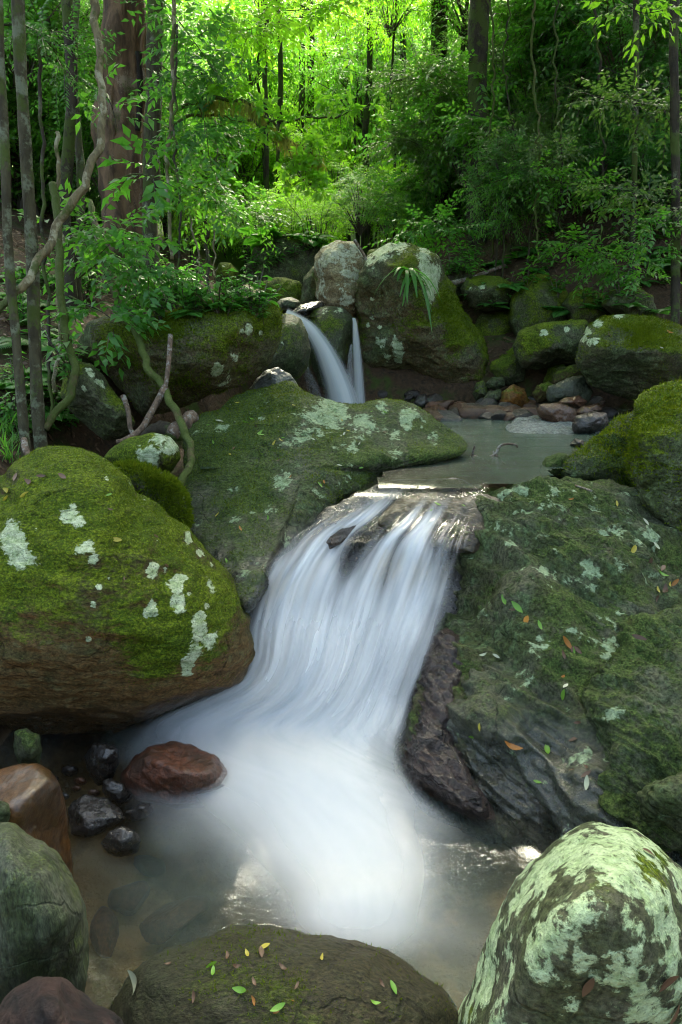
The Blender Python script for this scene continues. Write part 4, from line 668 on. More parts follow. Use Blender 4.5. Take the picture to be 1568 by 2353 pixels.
# leaf litter
def litter(n, x0, x1, y0, y1, name, label):
    g = np.random.default_rng(int(abs(x0*100))+n); P, D = [], []
    for x, y in zip(g.uniform(x0, x1, n), g.uniform(y0, y1, n)):
        h = drop(x, y, 5.)
        if h and (h[2].name.startswith('ground') or (h[2].name == 'boulder.012' )): P.append(list(h[0]+h[1]*.006)); D.append(list(h[1]))
    P = np.array(P); D = np.array(D); m = len(P); d = g.normal(size=(m, 3)); d -= D*(d*D).sum(1)[:, None]
    V, F, l = leaf_np(P, d+D*.15, D+g.normal(size=(m, 3))*.35, g.uniform(.03, .075, m), g.uniform(.015, .03, m), .15, -.1, g=g); tag(obj(name, mesh_np(name, V, F, {'lv': l}, False), LM_LITTER), label, 'leaf litter', kind='stuff')
litter(5000, -4, -.3, 2.8, 8.5, 'leaf_litter', 'dead brown leaves scattered over the left bank'); litter(7000, .6, 6, 6.5, 12, 'leaf_litter', 'dead brown leaves scattered over the right slope')


# fallen leaves lying on the rocks
FL = {k: leaf_mat('fallen_leaf_'+k, a, b, c, .45, .25) for k, a, b, c in (('yellow', (.30, .26, .03), (.42, .36, .05), (.4, .35, .03)), ('green', (.08, .22, .02), (.16, .32, .04), (.2, .4, .03)), ('brown', (.06, .032, .018), (.14, .08, .045), (.1, .05, .03)), ('orange', (.26, .10, .015), (.36, .17, .03), (.3, .12, .02)), ('pale', (.38, .42, .28), (.45, .46, .34), (.3, .3, .2)))}
WH = {'L': 'on the huge mossy boulder', 'C': 'on the sloping centre rock', 'R': 'on the bedrock slope', 'B': 'on the low rock at the bottom', 'D': 'on the lichen-crusted corner boulder', 'F': 'on the flat-topped boulder', 'P': 'on the wet lip of the cascade', 'S': 'at the left soil edge'}
LEAVES = [(537, 1000-0, 0, '')]
LEAVES = [('L', 268, 1241, 22, 'yellow'), ('L', 58, 1137, 20, 'yellow'), ('L', 250, 1138, 12, 'green'), ('L', 250, 1172, 12, 'brown'), ('L', 356, 1232, 12, 'brown'), ('L', 382, 1299, 11, 'brown'), ('L', 145, 1096, 22, 'brown'), ('L', 310, 1140, 10, 'brown'), ('L', 285, 1330, 8, 'brown'),
    ('C', 504, 968, 16, 'pale'), ('C', 545, 927, 12, 'yellow'), ('C', 560, 970, 14, 'green'), ('C', 580, 965, 14, 'green'), ('C', 596, 996, 14, 'green'), ('C', 630, 1020, 15, 'yellow'), ('C', 600, 1000, 12, 'green'), ('C', 676, 933, 10, 'yellow'), ('C', 530, 1045, 10, 'yellow'), ('C', 735, 1115, 14, 'green'), ('C', 745, 1108, 10, 'orange'), ('C', 500, 1184, 11, 'yellow'), ('C', 552, 1216, 13, 'orange'), ('C', 535, 1132, 12, 'green'), ('C', 706, 1190, 11, 'green'), ('C', 618, 1194, 16, 'green'), ('C', 524, 1290, 16, 'green'), ('C', 668, 1098, 11, 'orange'), ('C', 780, 1070, 10, 'pale'), ('C', 640, 1060, 10, 'brown'), ('C', 830, 1075, 9, 'green'), ('C', 720, 1010, 9, 'pale'),
    ('R', 1160, 1380, 22, 'green'), ('R', 1190, 1396, 28, 'green'), ('R', 1180, 1402, 14, 'brown'), ('R', 1212, 1426, 30, 'orange'), ('R', 1240, 1437, 18, 'green'), ('R', 1302, 1477, 28, 'orange'), ('R', 1318, 1495, 14, 'green'), ('R', 1455, 1263, 26, 'yellow'), ('R', 1508, 1256, 20, 'pale'), ('R', 1495, 1290, 16, 'brown'), ('R', 1520, 1320, 20, 'green'), ('R', 1530, 1360, 24, 'brown'), ('R', 1463, 1466, 32, 'brown'), ('R', 1294, 1558, 14, 'orange'), ('R', 1296, 1596, 22, 'green'), ('R', 1300, 1578, 16, 'pale'), ('R', 1104, 1671, 14, 'yellow'), ('R', 1088, 1692, 14, 'green'), ('R', 1175, 1718, 34, 'orange'), ('R', 1140, 1508, 14, 'pale'), ('R', 1112, 1506, 14, 'pale'), ('R', 1258, 1725, 26, 'green'), ('R', 1350, 1800, 24, 'pale'), ('R', 1236, 1798, 14, 'green'), ('R', 1320, 1700, 18, 'brown'), ('R', 1484, 1200, 16, 'pale'), ('R', 1315, 1148, 10, 'orange'), ('R', 1418, 1158, 12, 'yellow'), ('R', 1330, 1660, 14, 'brown'),
    ('B', 316, 2255, 38, 'pale'), ('B', 485, 2222, 22, 'green'), ('B', 490, 2236, 18, 'green'), ('B', 608, 2178, 22, 'yellow'), ('B', 570, 2195, 16, 'yellow'), ('B', 555, 2276, 24, 'green'), ('B', 600, 2190, 22, 'brown'), ('B', 738, 2205, 14, 'yellow'), ('B', 640, 2316, 24, 'green'), ('B', 903, 2272, 24, 'green'), ('B', 525, 2200, 16, 'brown'), ('B', 650, 2226, 16, 'brown'), ('B', 586, 2300, 14, 'orange'), ('B', 860, 2308, 16, 'green'),
    ('D', 1350, 2260, 40, 'brown'), ('D', 1530, 2252, 36, 'brown'), ('D', 1490, 1962, 26, 'brown'), ('D', 1545, 2330, 34, 'brown'),
    ('F', 1480, 785, 10, 'green'), ('F', 1520, 800, 8, 'pale'), ('F', 1540, 765, 12, 'orange'), ('F', 1400, 770, 10, 'brown'),
    ('P', 1007, 1155, 16, 'green'), ('P', 992, 1170, 8, 'green'), ('P', 1065, 1158, 9, 'green'),
    ('S', 20, 1128, 22, 'yellow'), ('S', 36, 1098, 20, 'brown'), ('S', 12, 1150, 18, 'yellow'), ('S', 70, 1110, 22, 'brown'), ('S', 95, 1095, 16, 'brown')]
g = np.random.default_rng(9)
for cu, cv_, n_, sp_ in [(1310, 1500, 3, 16), (1520, 1340, 5, 22), (1340, 1780, 3, 14)]:
    for k in range(n_): LEAVES.append(('R', cu+g.normal()*sp_, cv_+g.normal()*sp_, g.uniform(9, 20), ['brown', 'brown', 'orange', 'brown', 'yellow'][g.integers(5)]))
for k in range(16): LEAVES.append(('C', g.uniform(470, 1000), g.uniform(940, 1040), g.uniform(6, 11), ['brown', 'yellow', 'green', 'pale'][g.integers(4)]))
for k in range(8): LEAVES.append(('B', g.uniform(380, 900), g.uniform(2190, 2330), g.uniform(9, 18), ['brown', 'brown', 'orange'][g.integers(3)]))
for w, u_, v_, px, colr in LEAVES:
    h = hit(u_, v_)
    if not h: continue
    dist = (h[0]-Vector((0, 0, CAMZ))).length; L_ = px/1568*dist*1.25; N_ = np.array(h[1]); d_ = g.normal(size=3); d_ -= N_*(d_@N_); d_ = unit(d_)
    n5 = 7; tt = np.linspace(0, 1, n5); wd = L_*.36*np.sin(np.pi*np.clip(tt*.95+.03, 0, 1))**.8; sd = np.cross(d_, N_); cup = g.uniform(-.1, .5); d_ = d_
    C_ = np.outer(tt-.5, d_)*L_+np.outer(.004+L_*cup*(2*tt-1)**2*.6, N_); Vv = np.concatenate([C_+sd*wd[:, None]*.5+np.outer(wd*.18, N_), C_, C_-sd*wd[:, None]*.5+np.outer(wd*.12, N_)]); ii = np.arange(n5-1)
    Ff = np.concatenate([np.stack([ii, ii+1, ii+n5+1, ii+n5], 1), np.stack([ii+n5, ii+n5+1, ii+2*n5+1, ii+2*n5], 1)])
    o = obj('fallen_leaf', mesh_np('fallen_leaf', Vv, Ff, {'lv': np.full(len(Vv), g.random())}), FL[colr]); o.location = h[0]
    szw = 'tiny' if L_ < .03 else 'small' if L_ < .055 else 'large'; shp = 'curled' if cup > .12 else 'flat'
    hz_ = {'L': ((300, 'left half'), (999, 'right shoulder')), 'C': ((560, 'left end'), (660, 'middle'), (9999, 'right end')), 'R': ((1200, 'nearest the cascade'), (1330, 'along the crack'), (9999, 'outer part')), 'B': ((520, 'left part'), (650, 'middle'), (9999, 'right part'))}.get(w)
    ex = '' if not hz_ else ', '+next(n for b, n in hz_ if u_ < b)
    tag(o, f'{szw} {shp} {colr} fallen leaf {WH[w]}{ex}', 'leaf', 'fallen leaves on the rocks')
# stones of the little beach beside the upper pool
g = np.random.default_rng(12); SM = []
for r in range(5):
    N, F = ico(3); q = N.copy(); sc_ = np.ones(len(q))
    for k in range(9):
        m = unit(g.normal(size=3)); dd = q@m; sc_ = np.minimum(sc_, np.where(dd > .05, g.uniform(.62, .85)/np.maximum(dd, .05), 9))
    q = q*np.minimum(sc_, 1)[:, None]; q = q*np.array([1.25, .95, .62]); q += unit(q)*fbm(q, 3, 2, r)[:, None]*.03
    SM.append((q, F))
_sm = {}
for i in range(75):
    u_, v_ = (R_(985, 1240), R_(918, 966)) if i < 48 else (R_(1200, 1400), R_(905, 955)) if i < 66 else (R_(845, 950), R_(880, 915))
    z_ = .84+.10*(966-v_)/50; Y_ = min(yz(v_, z_), 7.3); p = at(u_, v_, Y_); s_ = R_(.045, .12)*(1.25 if v_ > 945 else 1)
    r = i % 5; m = [0, 1, 0, 2, 3, 3][i % 6] if i < 66 else 3; key = (r, m)
    if key not in _sm:
        q, F = SM[r]; me = mesh_np('stone', q, F, {'moss': np.full(len(q), -.6), 'lichen': np.full(len(q), -.8), 'wet': np.full(len(q), .6), 'rust': np.zeros(len(q))}, False); me.materials.append(R_STONE[m]); _sm[key] = me
    o = obj('stone', _sm[key]); o.location = p+np.array([0, 0, -.02]); o.scale = (s_, s_, s_*1.15); o.rotation_euler = (R_(-.3, .3), R_(-.3, .3), R_(0, 6.28))
    mn = ['brown', 'rusty', 'grey', 'dark'][m]; pl_ = 'at the water line' if v_ > 948 else 'on the back of the beach'
    zn = 'left part below the biggest boulder' if u_ < 1060 else 'below the orange-stained stone' if u_ < 1190 else 'beside the squarish brown block'
    tag(o, f'{"small" if s_ < .07 else "larger"} {mn} angular stone {pl_}, {zn}' if i < 66 else 'dark wet stone in the shadow behind the upper fall', 'stone', 'stones of the beach beside the upper pool')
# drowned stones on the bed of the lower pool
for i, (u_, v_, r_) in enumerate([(300, 2060, 46), (240, 2140, 34), (400, 2110, 50), (340, 1990, 30)]):
    p = at(u_, v_, yz(v_, -.27)); o = obj('stone', SM and _sm[(i % 5, [k[1] for k in _sm if k[0] == i % 5][0])]); o.location = p; s_ = r_/1568*2.3; o.scale = (s_*R_(.9, 1.4), s_, s_*1.2); o.rotation_euler = (R_(-.3, .3), R_(-.3, .3), R_(0, 6))
    tag(o, 'drowned brown stone on the bed of the lower pool', 'stone', 'drowned stones in the lower pool')
# --- crown prototypes (unit: metres; centre at 0)
def crown(kind, seed):
    g = np.random.default_rng(seed)
    nc, ns, nl, L, Wd, tl, droop, sag, rz = {'broad': (46, 6, 9, .115, .050, .34, .25, .15, .8), 'small': (80, 8, 11, .062, .027, .26, .15, .12, .75),
                                             'droop': (52, 7, 10, .095, .030, .36, .7, .5, .9), 'fine': (60, 7, 20, .045, .017, .34, .12, .2, .7)}[kind]
    c = unit(g.normal(size=(nc, 3)))*(g.random((nc, 1))**.45); c[:, 2] *= rz
    o = np.repeat(c, ns, 0)+g.normal(size=(nc*ns, 3))*.07; d = unit(np.repeat(c, ns, 0))*.5+g.normal(size=(nc*ns, 3))*.75; d[:, 2] = d[:, 2]*.55+.05
    lv = np.clip(np.repeat(g.random(nc), ns)*.6+g.random(nc*ns)*.4, 0, 1)
    V, F, l = sprays(o, d, tl*g.uniform(.7, 1.2, nc*ns), nl, L, Wd, droop, sag, g=g, twig=.004)
    parts = [(V, F, l)]
    for k in range(0, nc, 3):
        m = c[k]*.5+np.array([0, 0, -.25]); tv, tf = tube([(0, 0, -.9), m, c[k]], [.013, .009, .004], 4); parts.append((tv, tf, np.full(len(tv), -1.)))
    return merge(parts)
PROTO = {}; SEED_TREES = 21
for k, sd in (('broad', 1), ('small', 3), ('droop', 5), ('fine', 7)):
    for r in range(2):
        V, F, l = crown(k, sd+r); PROTO[k, r] = (V, F, l)
_cm = {}
def crown_mesh(kind, r, mat):
    key = (kind, r, mat.name)
    if key not in _cm:
        V, F, l = PROTO[kind, r]; _cm[key] = mesh_np('crown_'+kind, V, F, {'lv': l}, False); _cm[key].materials.append(mat)
    return _cm[key]
_tm = {}
def trunk_mesh(r, mat):
    key = (r, mat.name)
    if key not in _tm:
        g = np.random.default_rng(300+r); z = np.linspace(0, 1, 14); px = np.cumsum(g.normal(size=14))*.03; py = np.cumsum(g.normal(size=14))*.03
        px -= px[-1]*z; py -= py[-1]*z
        V, F = tube(np.stack([px, py, z], 1), .034*(1.15-.6*z), 7); _tm[key] = mesh_np('trunk', V, F); _tm[key].materials.append(mat)
    return _tm[key]
def ground_z(x, y): return float(gz(x, y))
KN = {'broad': 'broad-leaved', 'small': 'small-leaved', 'droop': 'drooping narrow-leaved', 'fine': 'feathery-leaved'}
MN = {'dark_green_leaf': 'dark green', 'mid_green_leaf': 'mid green', 'bright_yellow_green_leaf': 'bright yellow-green', 'olive_leaf': 'olive green'}
def tree(kind, r, u, v, Yd, s, lm, bm, group, tr=1.):
    c = pt(u, v, Yd); z0 = ground_z(c.x, c.y)-.1
    if c.z-z0 < .5: return
    zone = next(n for b, n in ZU if u < b); dep = 'far' if Yd > 18 else 'near' if Yd < 10 else 'mid-distance'
    ht = 'at the top ' if v < 100 else 'low ' if v > 340 else ''
    t = thing('tree', (c.x, c.y, z0), f'{dep} {MN[lm.name]} {KN[kind]} tree {ht}{zone}', 'tree', group, random.uniform(0, 6.28))
    k = obj('trunk', trunk_mesh(random.randrange(4), bm), None, t); k.scale = (s*tr, s*tr, (c.z-z0))
    k = obj('crown', crown_mesh(kind, r, lm), None, t); k.location = (0, 0, c.z-z0); k.scale = (s, s, s*random.uniform(.85, 1.1)); k.rotation_euler = (random.uniform(-.2, .2), random.uniform(-.2, .2), 0)
    return t
R_ = random.uniform
kinds = ['broad', 'small', 'droop', 'fine']
random.seed(SEED_TREES)
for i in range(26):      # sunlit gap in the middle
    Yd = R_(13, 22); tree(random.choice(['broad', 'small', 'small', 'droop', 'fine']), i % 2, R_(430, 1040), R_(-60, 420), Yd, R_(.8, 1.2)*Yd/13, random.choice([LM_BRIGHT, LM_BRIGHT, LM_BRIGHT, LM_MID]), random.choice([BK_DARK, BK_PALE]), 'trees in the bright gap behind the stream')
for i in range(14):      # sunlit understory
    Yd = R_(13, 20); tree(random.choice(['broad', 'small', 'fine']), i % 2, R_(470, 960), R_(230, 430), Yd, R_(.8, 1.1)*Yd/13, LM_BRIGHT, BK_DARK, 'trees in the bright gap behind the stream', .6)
for i in range(22):      # low, behind the boulders
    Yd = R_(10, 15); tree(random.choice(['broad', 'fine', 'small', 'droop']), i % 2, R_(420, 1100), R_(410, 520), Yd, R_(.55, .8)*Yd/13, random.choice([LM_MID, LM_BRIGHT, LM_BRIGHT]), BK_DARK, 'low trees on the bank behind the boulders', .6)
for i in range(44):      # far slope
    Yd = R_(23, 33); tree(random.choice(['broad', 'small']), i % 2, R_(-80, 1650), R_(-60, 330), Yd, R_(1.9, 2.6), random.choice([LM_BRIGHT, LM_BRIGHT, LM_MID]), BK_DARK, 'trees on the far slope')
for i in range(34):      # right side, in shade
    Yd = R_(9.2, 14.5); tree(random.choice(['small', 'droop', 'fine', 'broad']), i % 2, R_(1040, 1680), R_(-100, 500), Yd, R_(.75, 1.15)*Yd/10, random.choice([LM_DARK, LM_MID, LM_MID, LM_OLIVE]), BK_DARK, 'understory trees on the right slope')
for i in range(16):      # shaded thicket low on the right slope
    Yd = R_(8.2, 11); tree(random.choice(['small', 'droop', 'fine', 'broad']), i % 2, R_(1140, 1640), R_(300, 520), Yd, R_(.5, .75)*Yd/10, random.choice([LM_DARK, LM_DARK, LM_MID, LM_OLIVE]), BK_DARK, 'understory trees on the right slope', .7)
for i in range(8):
    Yd = R_(9, 13); tree(random.choice(['small', 'broad']), i % 2, R_(1440, 1720), R_(60, 380), Yd, R_(1.0, 1.3)*Yd/10, LM_DARK, BK_DARK, 'understory trees on the right slope')
for i in range(26):      # left side
    Yd = R_(9.4, 14); tree(random.choice(['small', 'droop', 'broad', 'fine']), i % 2, R_(-120, 400), R_(-100, 480), Yd, R_(.75, 1.15)*Yd/9.5, random.choice([LM_DARK, LM_MID, LM_MID]), BK_DARK, 'understory trees on the left bank')
# overhead canopy of the tall trees: crowns above the frame, stems in it
def big_tree(name, path, r0, r1, bm, label, cz, cs, lm, sides=14, rough=.1, extra=None):
    P = [pt(*p) for p in path]; b = P[-1].copy(); b.z = min(b.z, ground_z(b.x, b.y)+.02)-.1
    t = thing(name, b, label, 'tree'); Q = [b]+[p for p in reversed(P)]
    top = Q[-1]+(Q[-1]-Q[-2]).normalized()*.5; Q += [top, Vector((top.x+.1, top.y+.1, cz))]
    Q = np.array([list(q-b) for q in Q]); Q = smooth_rows(Q, 60); n = len(Q); Q = Q+np.stack([fbm(Q+r0*99, .9, 3, 31+k_)*(1 if k_ < 2 else 0) for k_ in range(3)], 1)*min(.045, .5*r0)
    V, F = tube(Q, np.linspace(r0, r1, n)*(1+.5*np.exp(-np.arange(n)/3.))*(1+.10*fbm(Q, 2.2, 3, 77)), sides, rough, int(r0*1000)); obj('trunk', mesh_np('trunk', V, F), bm, t)
    k = obj('crown', crown_mesh('small', 0, lm), None, t); k.location = Q[-1]; k.scale = (cs, cs, cs*.7)
    return t
T1 = big_tree('tree', [(285, -40, 8.4), (288, 200, 8.4), (285, 400, 8.4), (283, 530, 8.4)], .235, .22, BK_BIG, 'massive reddish-brown trunk with a dark split on the left bank', 9.5, 2.6, LM_MID, 40, .42)
big_tree('tree', [(352, -40, 7.9), (350, 200, 7.9), (347, 400, 7.9), (345, 520, 7.9)], .085, .08, BK_PALE, 'pale mottled trunk pressed against the massive brown trunk', 8.5, 1.8, LM_MID)
big_tree('tree', [(40, -40, 4.0), (52, 180, 3.95), (62, 400, 3.9), (72, 620, 3.9), (80, 800, 3.85), (92, 980, 3.8)], .035, .029, BK_PALE, 'slender pale-blotched trunk second from the left edge', 6.5, 1.3, LM_DARK)
big_tree('tree', [(-8, -40, 3.8), (6, 250, 3.75), (15, 480, 3.7), (28, 650, 3.7), (40, 800, 3.65), (52, 960, 3.6)], .025, .021, BK_PALE, 'slender grey trunk at the very left edge', 6.0, 1.2, LM_DARK)
big_tree('tree', [(1098, -40, 9.8), (1095, 150, 9.8), (1096, 350, 9.75), (1100, 560, 9.7)], .125, .115, BK_DARK, 'thick dark trunk right of centre behind the boulders', 10, 2.8, LM_DARK, 18, .12)
big_tree('tree', [(1012, -40, 13), (1010, 200, 13), (1014, 420, 13)], .14, .12, BK_DARK, 'straight dark trunk left of the thick dark trunk', 12, 2.6, LM_MID)
big_tree('tree', [(150, -40, 6.0), (165, 200, 6.0), (150, 420, 6.0), (160, 640, 5.8)], .05, .04, BK_DARK, 'dark crooked mossy stem left of the pale liana', 8, 1.6, LM_DARK)
big_tree('tree', [(178, -40, 6.3), (172, 220, 6.2), (186, 420, 6.1), (178, 640, 5.9)], .035, .03, BK_PALE, 'thin mottled stem beside the crooked mossy stem', 8, 1.5, LM_DARK)
big_tree('tree', [(1462, -40, 8.0), (1460, 300, 7.9), (1455, 500, 7.8), (1452, 700, 7.4)], .03, .026, BK_DARK, 'thin dark sapling stem above the flat-topped boulder', 7.5, 1.8, LM_DARK)
big_tree('tree', [(1548, -40, 6.8), (1550, 300, 6.7), (1555, 560, 6.6), (1552, 760, 6.4)], .04, .036, BK_DARK, 'dark trunk at the right edge of the forest', 7.5, 2.0, LM_DARK)
for u_, Y_, r_, lab in [(694, 16, .07, 'straight grey trunk in the bright gap above the cream boulder'), (714, 17, .09, 'darker straight trunk beside the grey one in the bright gap'), (640, 13, .05, 'thin dark trunk rising above the stream source'), (612, 12.5, .045, 'slim leaning trunk above the stream source'), (845, 14, .06, 'slender trunk above the biggest boulder'), (930, 15, .07, 'dark trunk between the bright gap and the shaded slope')]:
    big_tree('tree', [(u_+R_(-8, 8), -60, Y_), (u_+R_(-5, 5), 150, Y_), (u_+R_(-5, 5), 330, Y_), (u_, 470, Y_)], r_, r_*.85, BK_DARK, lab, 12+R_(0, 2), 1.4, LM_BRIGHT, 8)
for k_, (bx_, by_, cx_, cy_, cz_, cs_) in enumerate([(-5.8, 6.5, -2.6, 6.6, 8.8, 2.3), (-6.0, 8.5, -2.2, 9.2, 9.6, 2.5), (-6.4, 10.5, -3.4, 11.6, 9.4, 2.4), (5.8, 6.8, 2.4, 6.4, 9.0, 2.4), (6.2, 8.6, 1.6, 9.0, 9.8, 2.5), (6.6, 10.6, 3.4, 11.6, 9.6, 2.5), (6.0, 5.0, 3.6, 4.2, 8.6, 2.2), (6.1, 7.7, .3, 8.3, 9.3, 2.3)]):  # unseen trees added so their crowns keep the sun off the foreground
    b_ = Vector((bx_, by_, ground_z(bx_, by_)-.1)); tt_ = thing('tree', b_, f'tall {"left" if bx_ < 0 else "right"} bank tree added beyond the frame to shade the stream', 'tree', 'unseen trees added to shade the stream')
    P_ = smooth_rows([(0, 0, 0), (0, 0, 3), ((cx_-bx_)*.35, (cy_-by_)*.3, 6), (cx_-bx_, cy_-by_, cz_-b_.z)], 30); V, F = tube(P_, np.linspace(.16, .05, 30), 8, .1); obj('trunk', mesh_np('trunk', V, F), BK_DARK, tt_)
    q_ = obj('crown', crown_mesh('small', k_ % 2, LM_MID), None, tt_); q_.location = P_[-1]; q_.scale = (cs_, cs_, cs_*.6)
# --- lianas and sticks
BK_HOLLOW = bark_mat('hollow_wood', (.02, .013, .009), (.01, .007, .005), (.03, .02, .015), .1, .0)
def vine(name, path, r, bm, label, cat, n=70, sides=8, taper=.7, parent=None, rough=.12, kink=.0):
    P = smooth_rows([list(pt(*p)) for p in path], n)
    if kink: P = P+np.stack([fbm(P, 9, 2, 40+k) for k in range(3)], 1)*kink
    V, F = tube(P, np.linspace(r, r*taper, n), sides, rough, int(r*9999)); o = based(name, V, F, bm, None, parent)
    if parent is None: tag(o, label, cat)
    return o
vine('split', [(318, 120, 8.20), (321, 160, 8.185), (322, 210, 8.18), (320, 260, 8.185), (316, 300, 8.2)], .034, BK_HOLLOW, None, None, 30, 8, .9, T1, .3)
for e_ in ([(330, 60, 8.2), (331, 150, 8.2), (330, 260, 8.2), (326, 340, 8.2), (322, 480, 8.2)], [(262, 60, 8.2), (258, 200, 8.2), (262, 360, 8.2), (256, 500, 8.2)]): vine('root_strand', e_, .02, BK_BIG, None, None, 50, 7, 1., T1, .3, .03)
vine('liana', [(218, -60, 4.3), (214, 20, 4.3), (226, 110, 4.25), (234, 200, 4.2), (235, 290, 4.15), (222, 360, 4.1), (195, 415, 4.05), (150, 500, 4.0), (100, 580, 3.9), (50, 660, 3.8), (0, 715, 3.7), (-60, 770, 3.6)], .021, BK_VINE, 'thick pale liana curving down across the left side', 'liana', 90, 10, 1., rough=.2, kink=.02)
vine('liana', [(120, 420, 4.6), (135, 560, 4.4), (140, 680, 4.2), (150, 760, 4.1), (168, 830, 4.0), (172, 870, 3.95), (155, 920, 3.9), (120, 960, 3.85), (100, 985, 3.8)], .024, BK_MOSSY, 'mossy liana bending back to the foot of the slender trunks', 'liana', 80, 8, .9, kink=.015)
vine('liana', [(205, 460, 5.6), (235, 580, 5.2), (270, 690, 4.8), (310, 760, 4.4), (340, 840, 4.1), (372, 885, 4.0), (395, 930, 3.85), (420, 980, 3.7), (438, 1030, 3.6), (435, 1075, 3.45), (405, 1120, 3.3), (350, 1125, 3.2)], .024, BK_MOSSY, 'long mossy liana running from the left bank down past the leaning slab', 'liana', 100, 8, .8, kink=.015)
vine('stick', [(392, 770, 4.15), (388, 830, 4.05), (382, 880, 3.98), (378, 892, 3.96)], .016, BK_STICK, 'pale upright stick joining the mossy liana', 'stick', 40, 7)
vine('stick', [(380, 888, 3.97), (352, 940, 3.85), (325, 985, 3.75), (290, 1010, 3.65), (270, 1015, 3.6)], .020, BK_STICK, 'slanting brown stick under the mossy liana', 'stick', 40, 7)
vine('stick', [(283, 910, 4.0), (295, 945, 3.95), (300, 985, 3.9), (312, 1003, 3.85)], .016, BK_STICK, 'short snapped stick leaning on the slab', 'stick', 30, 7, .8)
for p, lab, m in [([(395, 1000, 3.75), (420, 975, 3.8), (445, 955, 3.9)], 'broken orange-brown log end under the left bank boulder', BK_STICK), ([(330, 1005, 3.9), (370, 985, 3.9), (415, 1000, 3.75)], 'dark driftwood log lodged between boulders', BK_DARK)]:
    vine('log', p, .045, m, lab, 'log', 24, 10, .8, rough=.35)
vine('root', [(60, 1070, 3.25), (75, 1080, 3.2), (85, 1060, 3.2), (62, 1040, 3.25), (55, 1010, 3.35)], .022, BK_STICK, 'bent pale root end in the soil at the left edge', 'root', 30, 8)
dead = thing('dead_branch', pt(1130, 1048, yz(1048, .85)), 'bare forked dead branch standing in the upper pool', 'branch')
for p, r_ in [([(1085, 1048, 4.2), (1100, 1052, 4.18), (1120, 1053, 4.18), (1140, 1042, 4.18), (1148, 1026, 4.2), (1165, 1020, 4.2), (1185, 1022, 4.2), (1190, 1028, 4.2)], .012), ([(1085, 1050, 4.2), (1088, 1036, 4.2), (1092, 1024, 4.2)], .009), ([(1138, 1044, 4.18), (1150, 1056, 4.15), (1162, 1068, 4.12)], .010), ([(1136, 1045, 4.18), (1134, 1036, 4.18)], .007)]:
    vine('twig', p, r_, BK_STICK, None, None, 30, 6, .55, dead)
vine('stick', [(1360, 1128, 3.1), (1320, 1115, 3.3), (1270, 1102, 3.4)], .006, BK_STICK, 'thin stick lying on top of the bedrock slope', 'stick', 20, 5)
vine('stick', [(815, 552, 7.3), (832, 578, 7.25), (844, 600, 7.2)], .018, BK_STICK, 'bare stick propped on the cream boulder', 'stick', 20, 6)
vine('stick', [(1020, 655, 7.6), (1080, 640, 8.0), (1160, 610, 8.5)], .03, BK_STICK, 'fallen branch lying behind the moss-topped perched boulder', 'stick', 30, 6)
for i, (p, r_) in enumerate([([(402, -50, 6), (400, 100, 6), (396, 250, 6), (386, 330, 6), (384, 420, 5.9), (392, 600, 5.7)], .018), ([(408, 60, 6), (400, 300, 5.9), (412, 480, 5.7), (410, 660, 5.5)], .01), ([(440, 500, 5.6), (452, 600, 5.5), (440, 700, 5.3)], .008), ([(470, 480, 6.2), (478, 580, 6.1), (480, 690, 5.9)], .014), ([(500, 250, 7), (496, 420, 7), (492, 640, 6.6)], .008), ([(90, 100, 4.8), (100, 400, 4.7), (112, 700, 4.5), (120, 960, 4.2)], .012), ([(128, 300, 5), (140, 600, 4.8), (130, 900, 4.3)], .014)]):
    vine('liana', p, r_, BK_DARK if i % 2 else BK_VINE, ['thin pale liana hanging just right of the mottled trunk', 'dark string-like liana right of the mottled trunk', 'short thin vine above the left bank boulder', 'dark hanging stem at the end of the left bank', 'fine pale vine at the edge of the bright gap', 'dark thin stem beside the slender left trunks', 'pale thin stem between the slender trunks and the liana bend'][i], 'liana', 40, 6, .9, kink=.03)
rv = [(1240, .012), (1285, .01), (1370, .014), (1130, .012), (1180, .01), (1520, .012), (1410, .009)]
for i, (u_, r_) in enumerate(rv):
    Yv = 7.8+.3*i; vine('liana', [(u_+R_(-15, 15), -60, Yv), (u_+R_(-20, 20), 150, Yv), (u_+R_(-20, 20), 330, Yv), (u_+R_(-15, 15), 480, Yv), (u_, 600, Yv)], r_, BK_DARK if i % 3 else BK_MOSSY, ['thin dark vine above the moss-topped perched boulder', 'thin vine above the fern-hung boulder', 'hanging vine above the layered boulder', 'thin vine just right of the thick dark trunk', 'slim vine between the thick trunk and the shaded slope', 'vine near the dark trunk at the right edge', 'fine vine left of the thin sapling'][i], 'liana', 50, 5, 1., kink=.05)
# arching branch with hanging moss and leaf whorls
br = thing('branch', pt(402, 300, 6.3), 'arching leafy branch draped with hanging moss across the bright gap', 'branch')
limbs = [([(385, 255, 6.4), (430, 240, 6.3), (475, 231, 6.2), (519, 229, 6.15), (566, 234, 6.1), (590, 252, 6.1), (625, 281, 6.05), (651, 311, 6.0), (683, 331, 6.0), (718, 349, 5.95), (739, 369, 5.95)], .016), ([(385, 300, 6.4), (402, 284, 6.4), (461, 262, 6.3), (534, 272, 6.2), (578, 278, 6.1), (610, 293, 6.05), (622, 277, 6.0), (666, 281, 6.0), (710, 267, 5.95), (768, 270, 5.9), (797, 258, 5.9), (860, 245, 5.85)], .013), ([(651, 311, 6.0), (668, 360, 6.0), (690, 400, 5.95), (720, 430, 5.9)], .008)]
LP = []
for p, r_ in limbs:
    vine('limb', p, r_, BK_MOSSY, None, None, 60, 6, .4, br, kink=.02); LP.append(smooth_rows([list(pt(*q)) for q in p], 80))
g = np.random.default_rng(77)
mp_ = LP[0][14:][g.integers(0, 66, 900)]; dn = np.array([0, 0, -1.])+g.normal(size=(900, 3))*.18
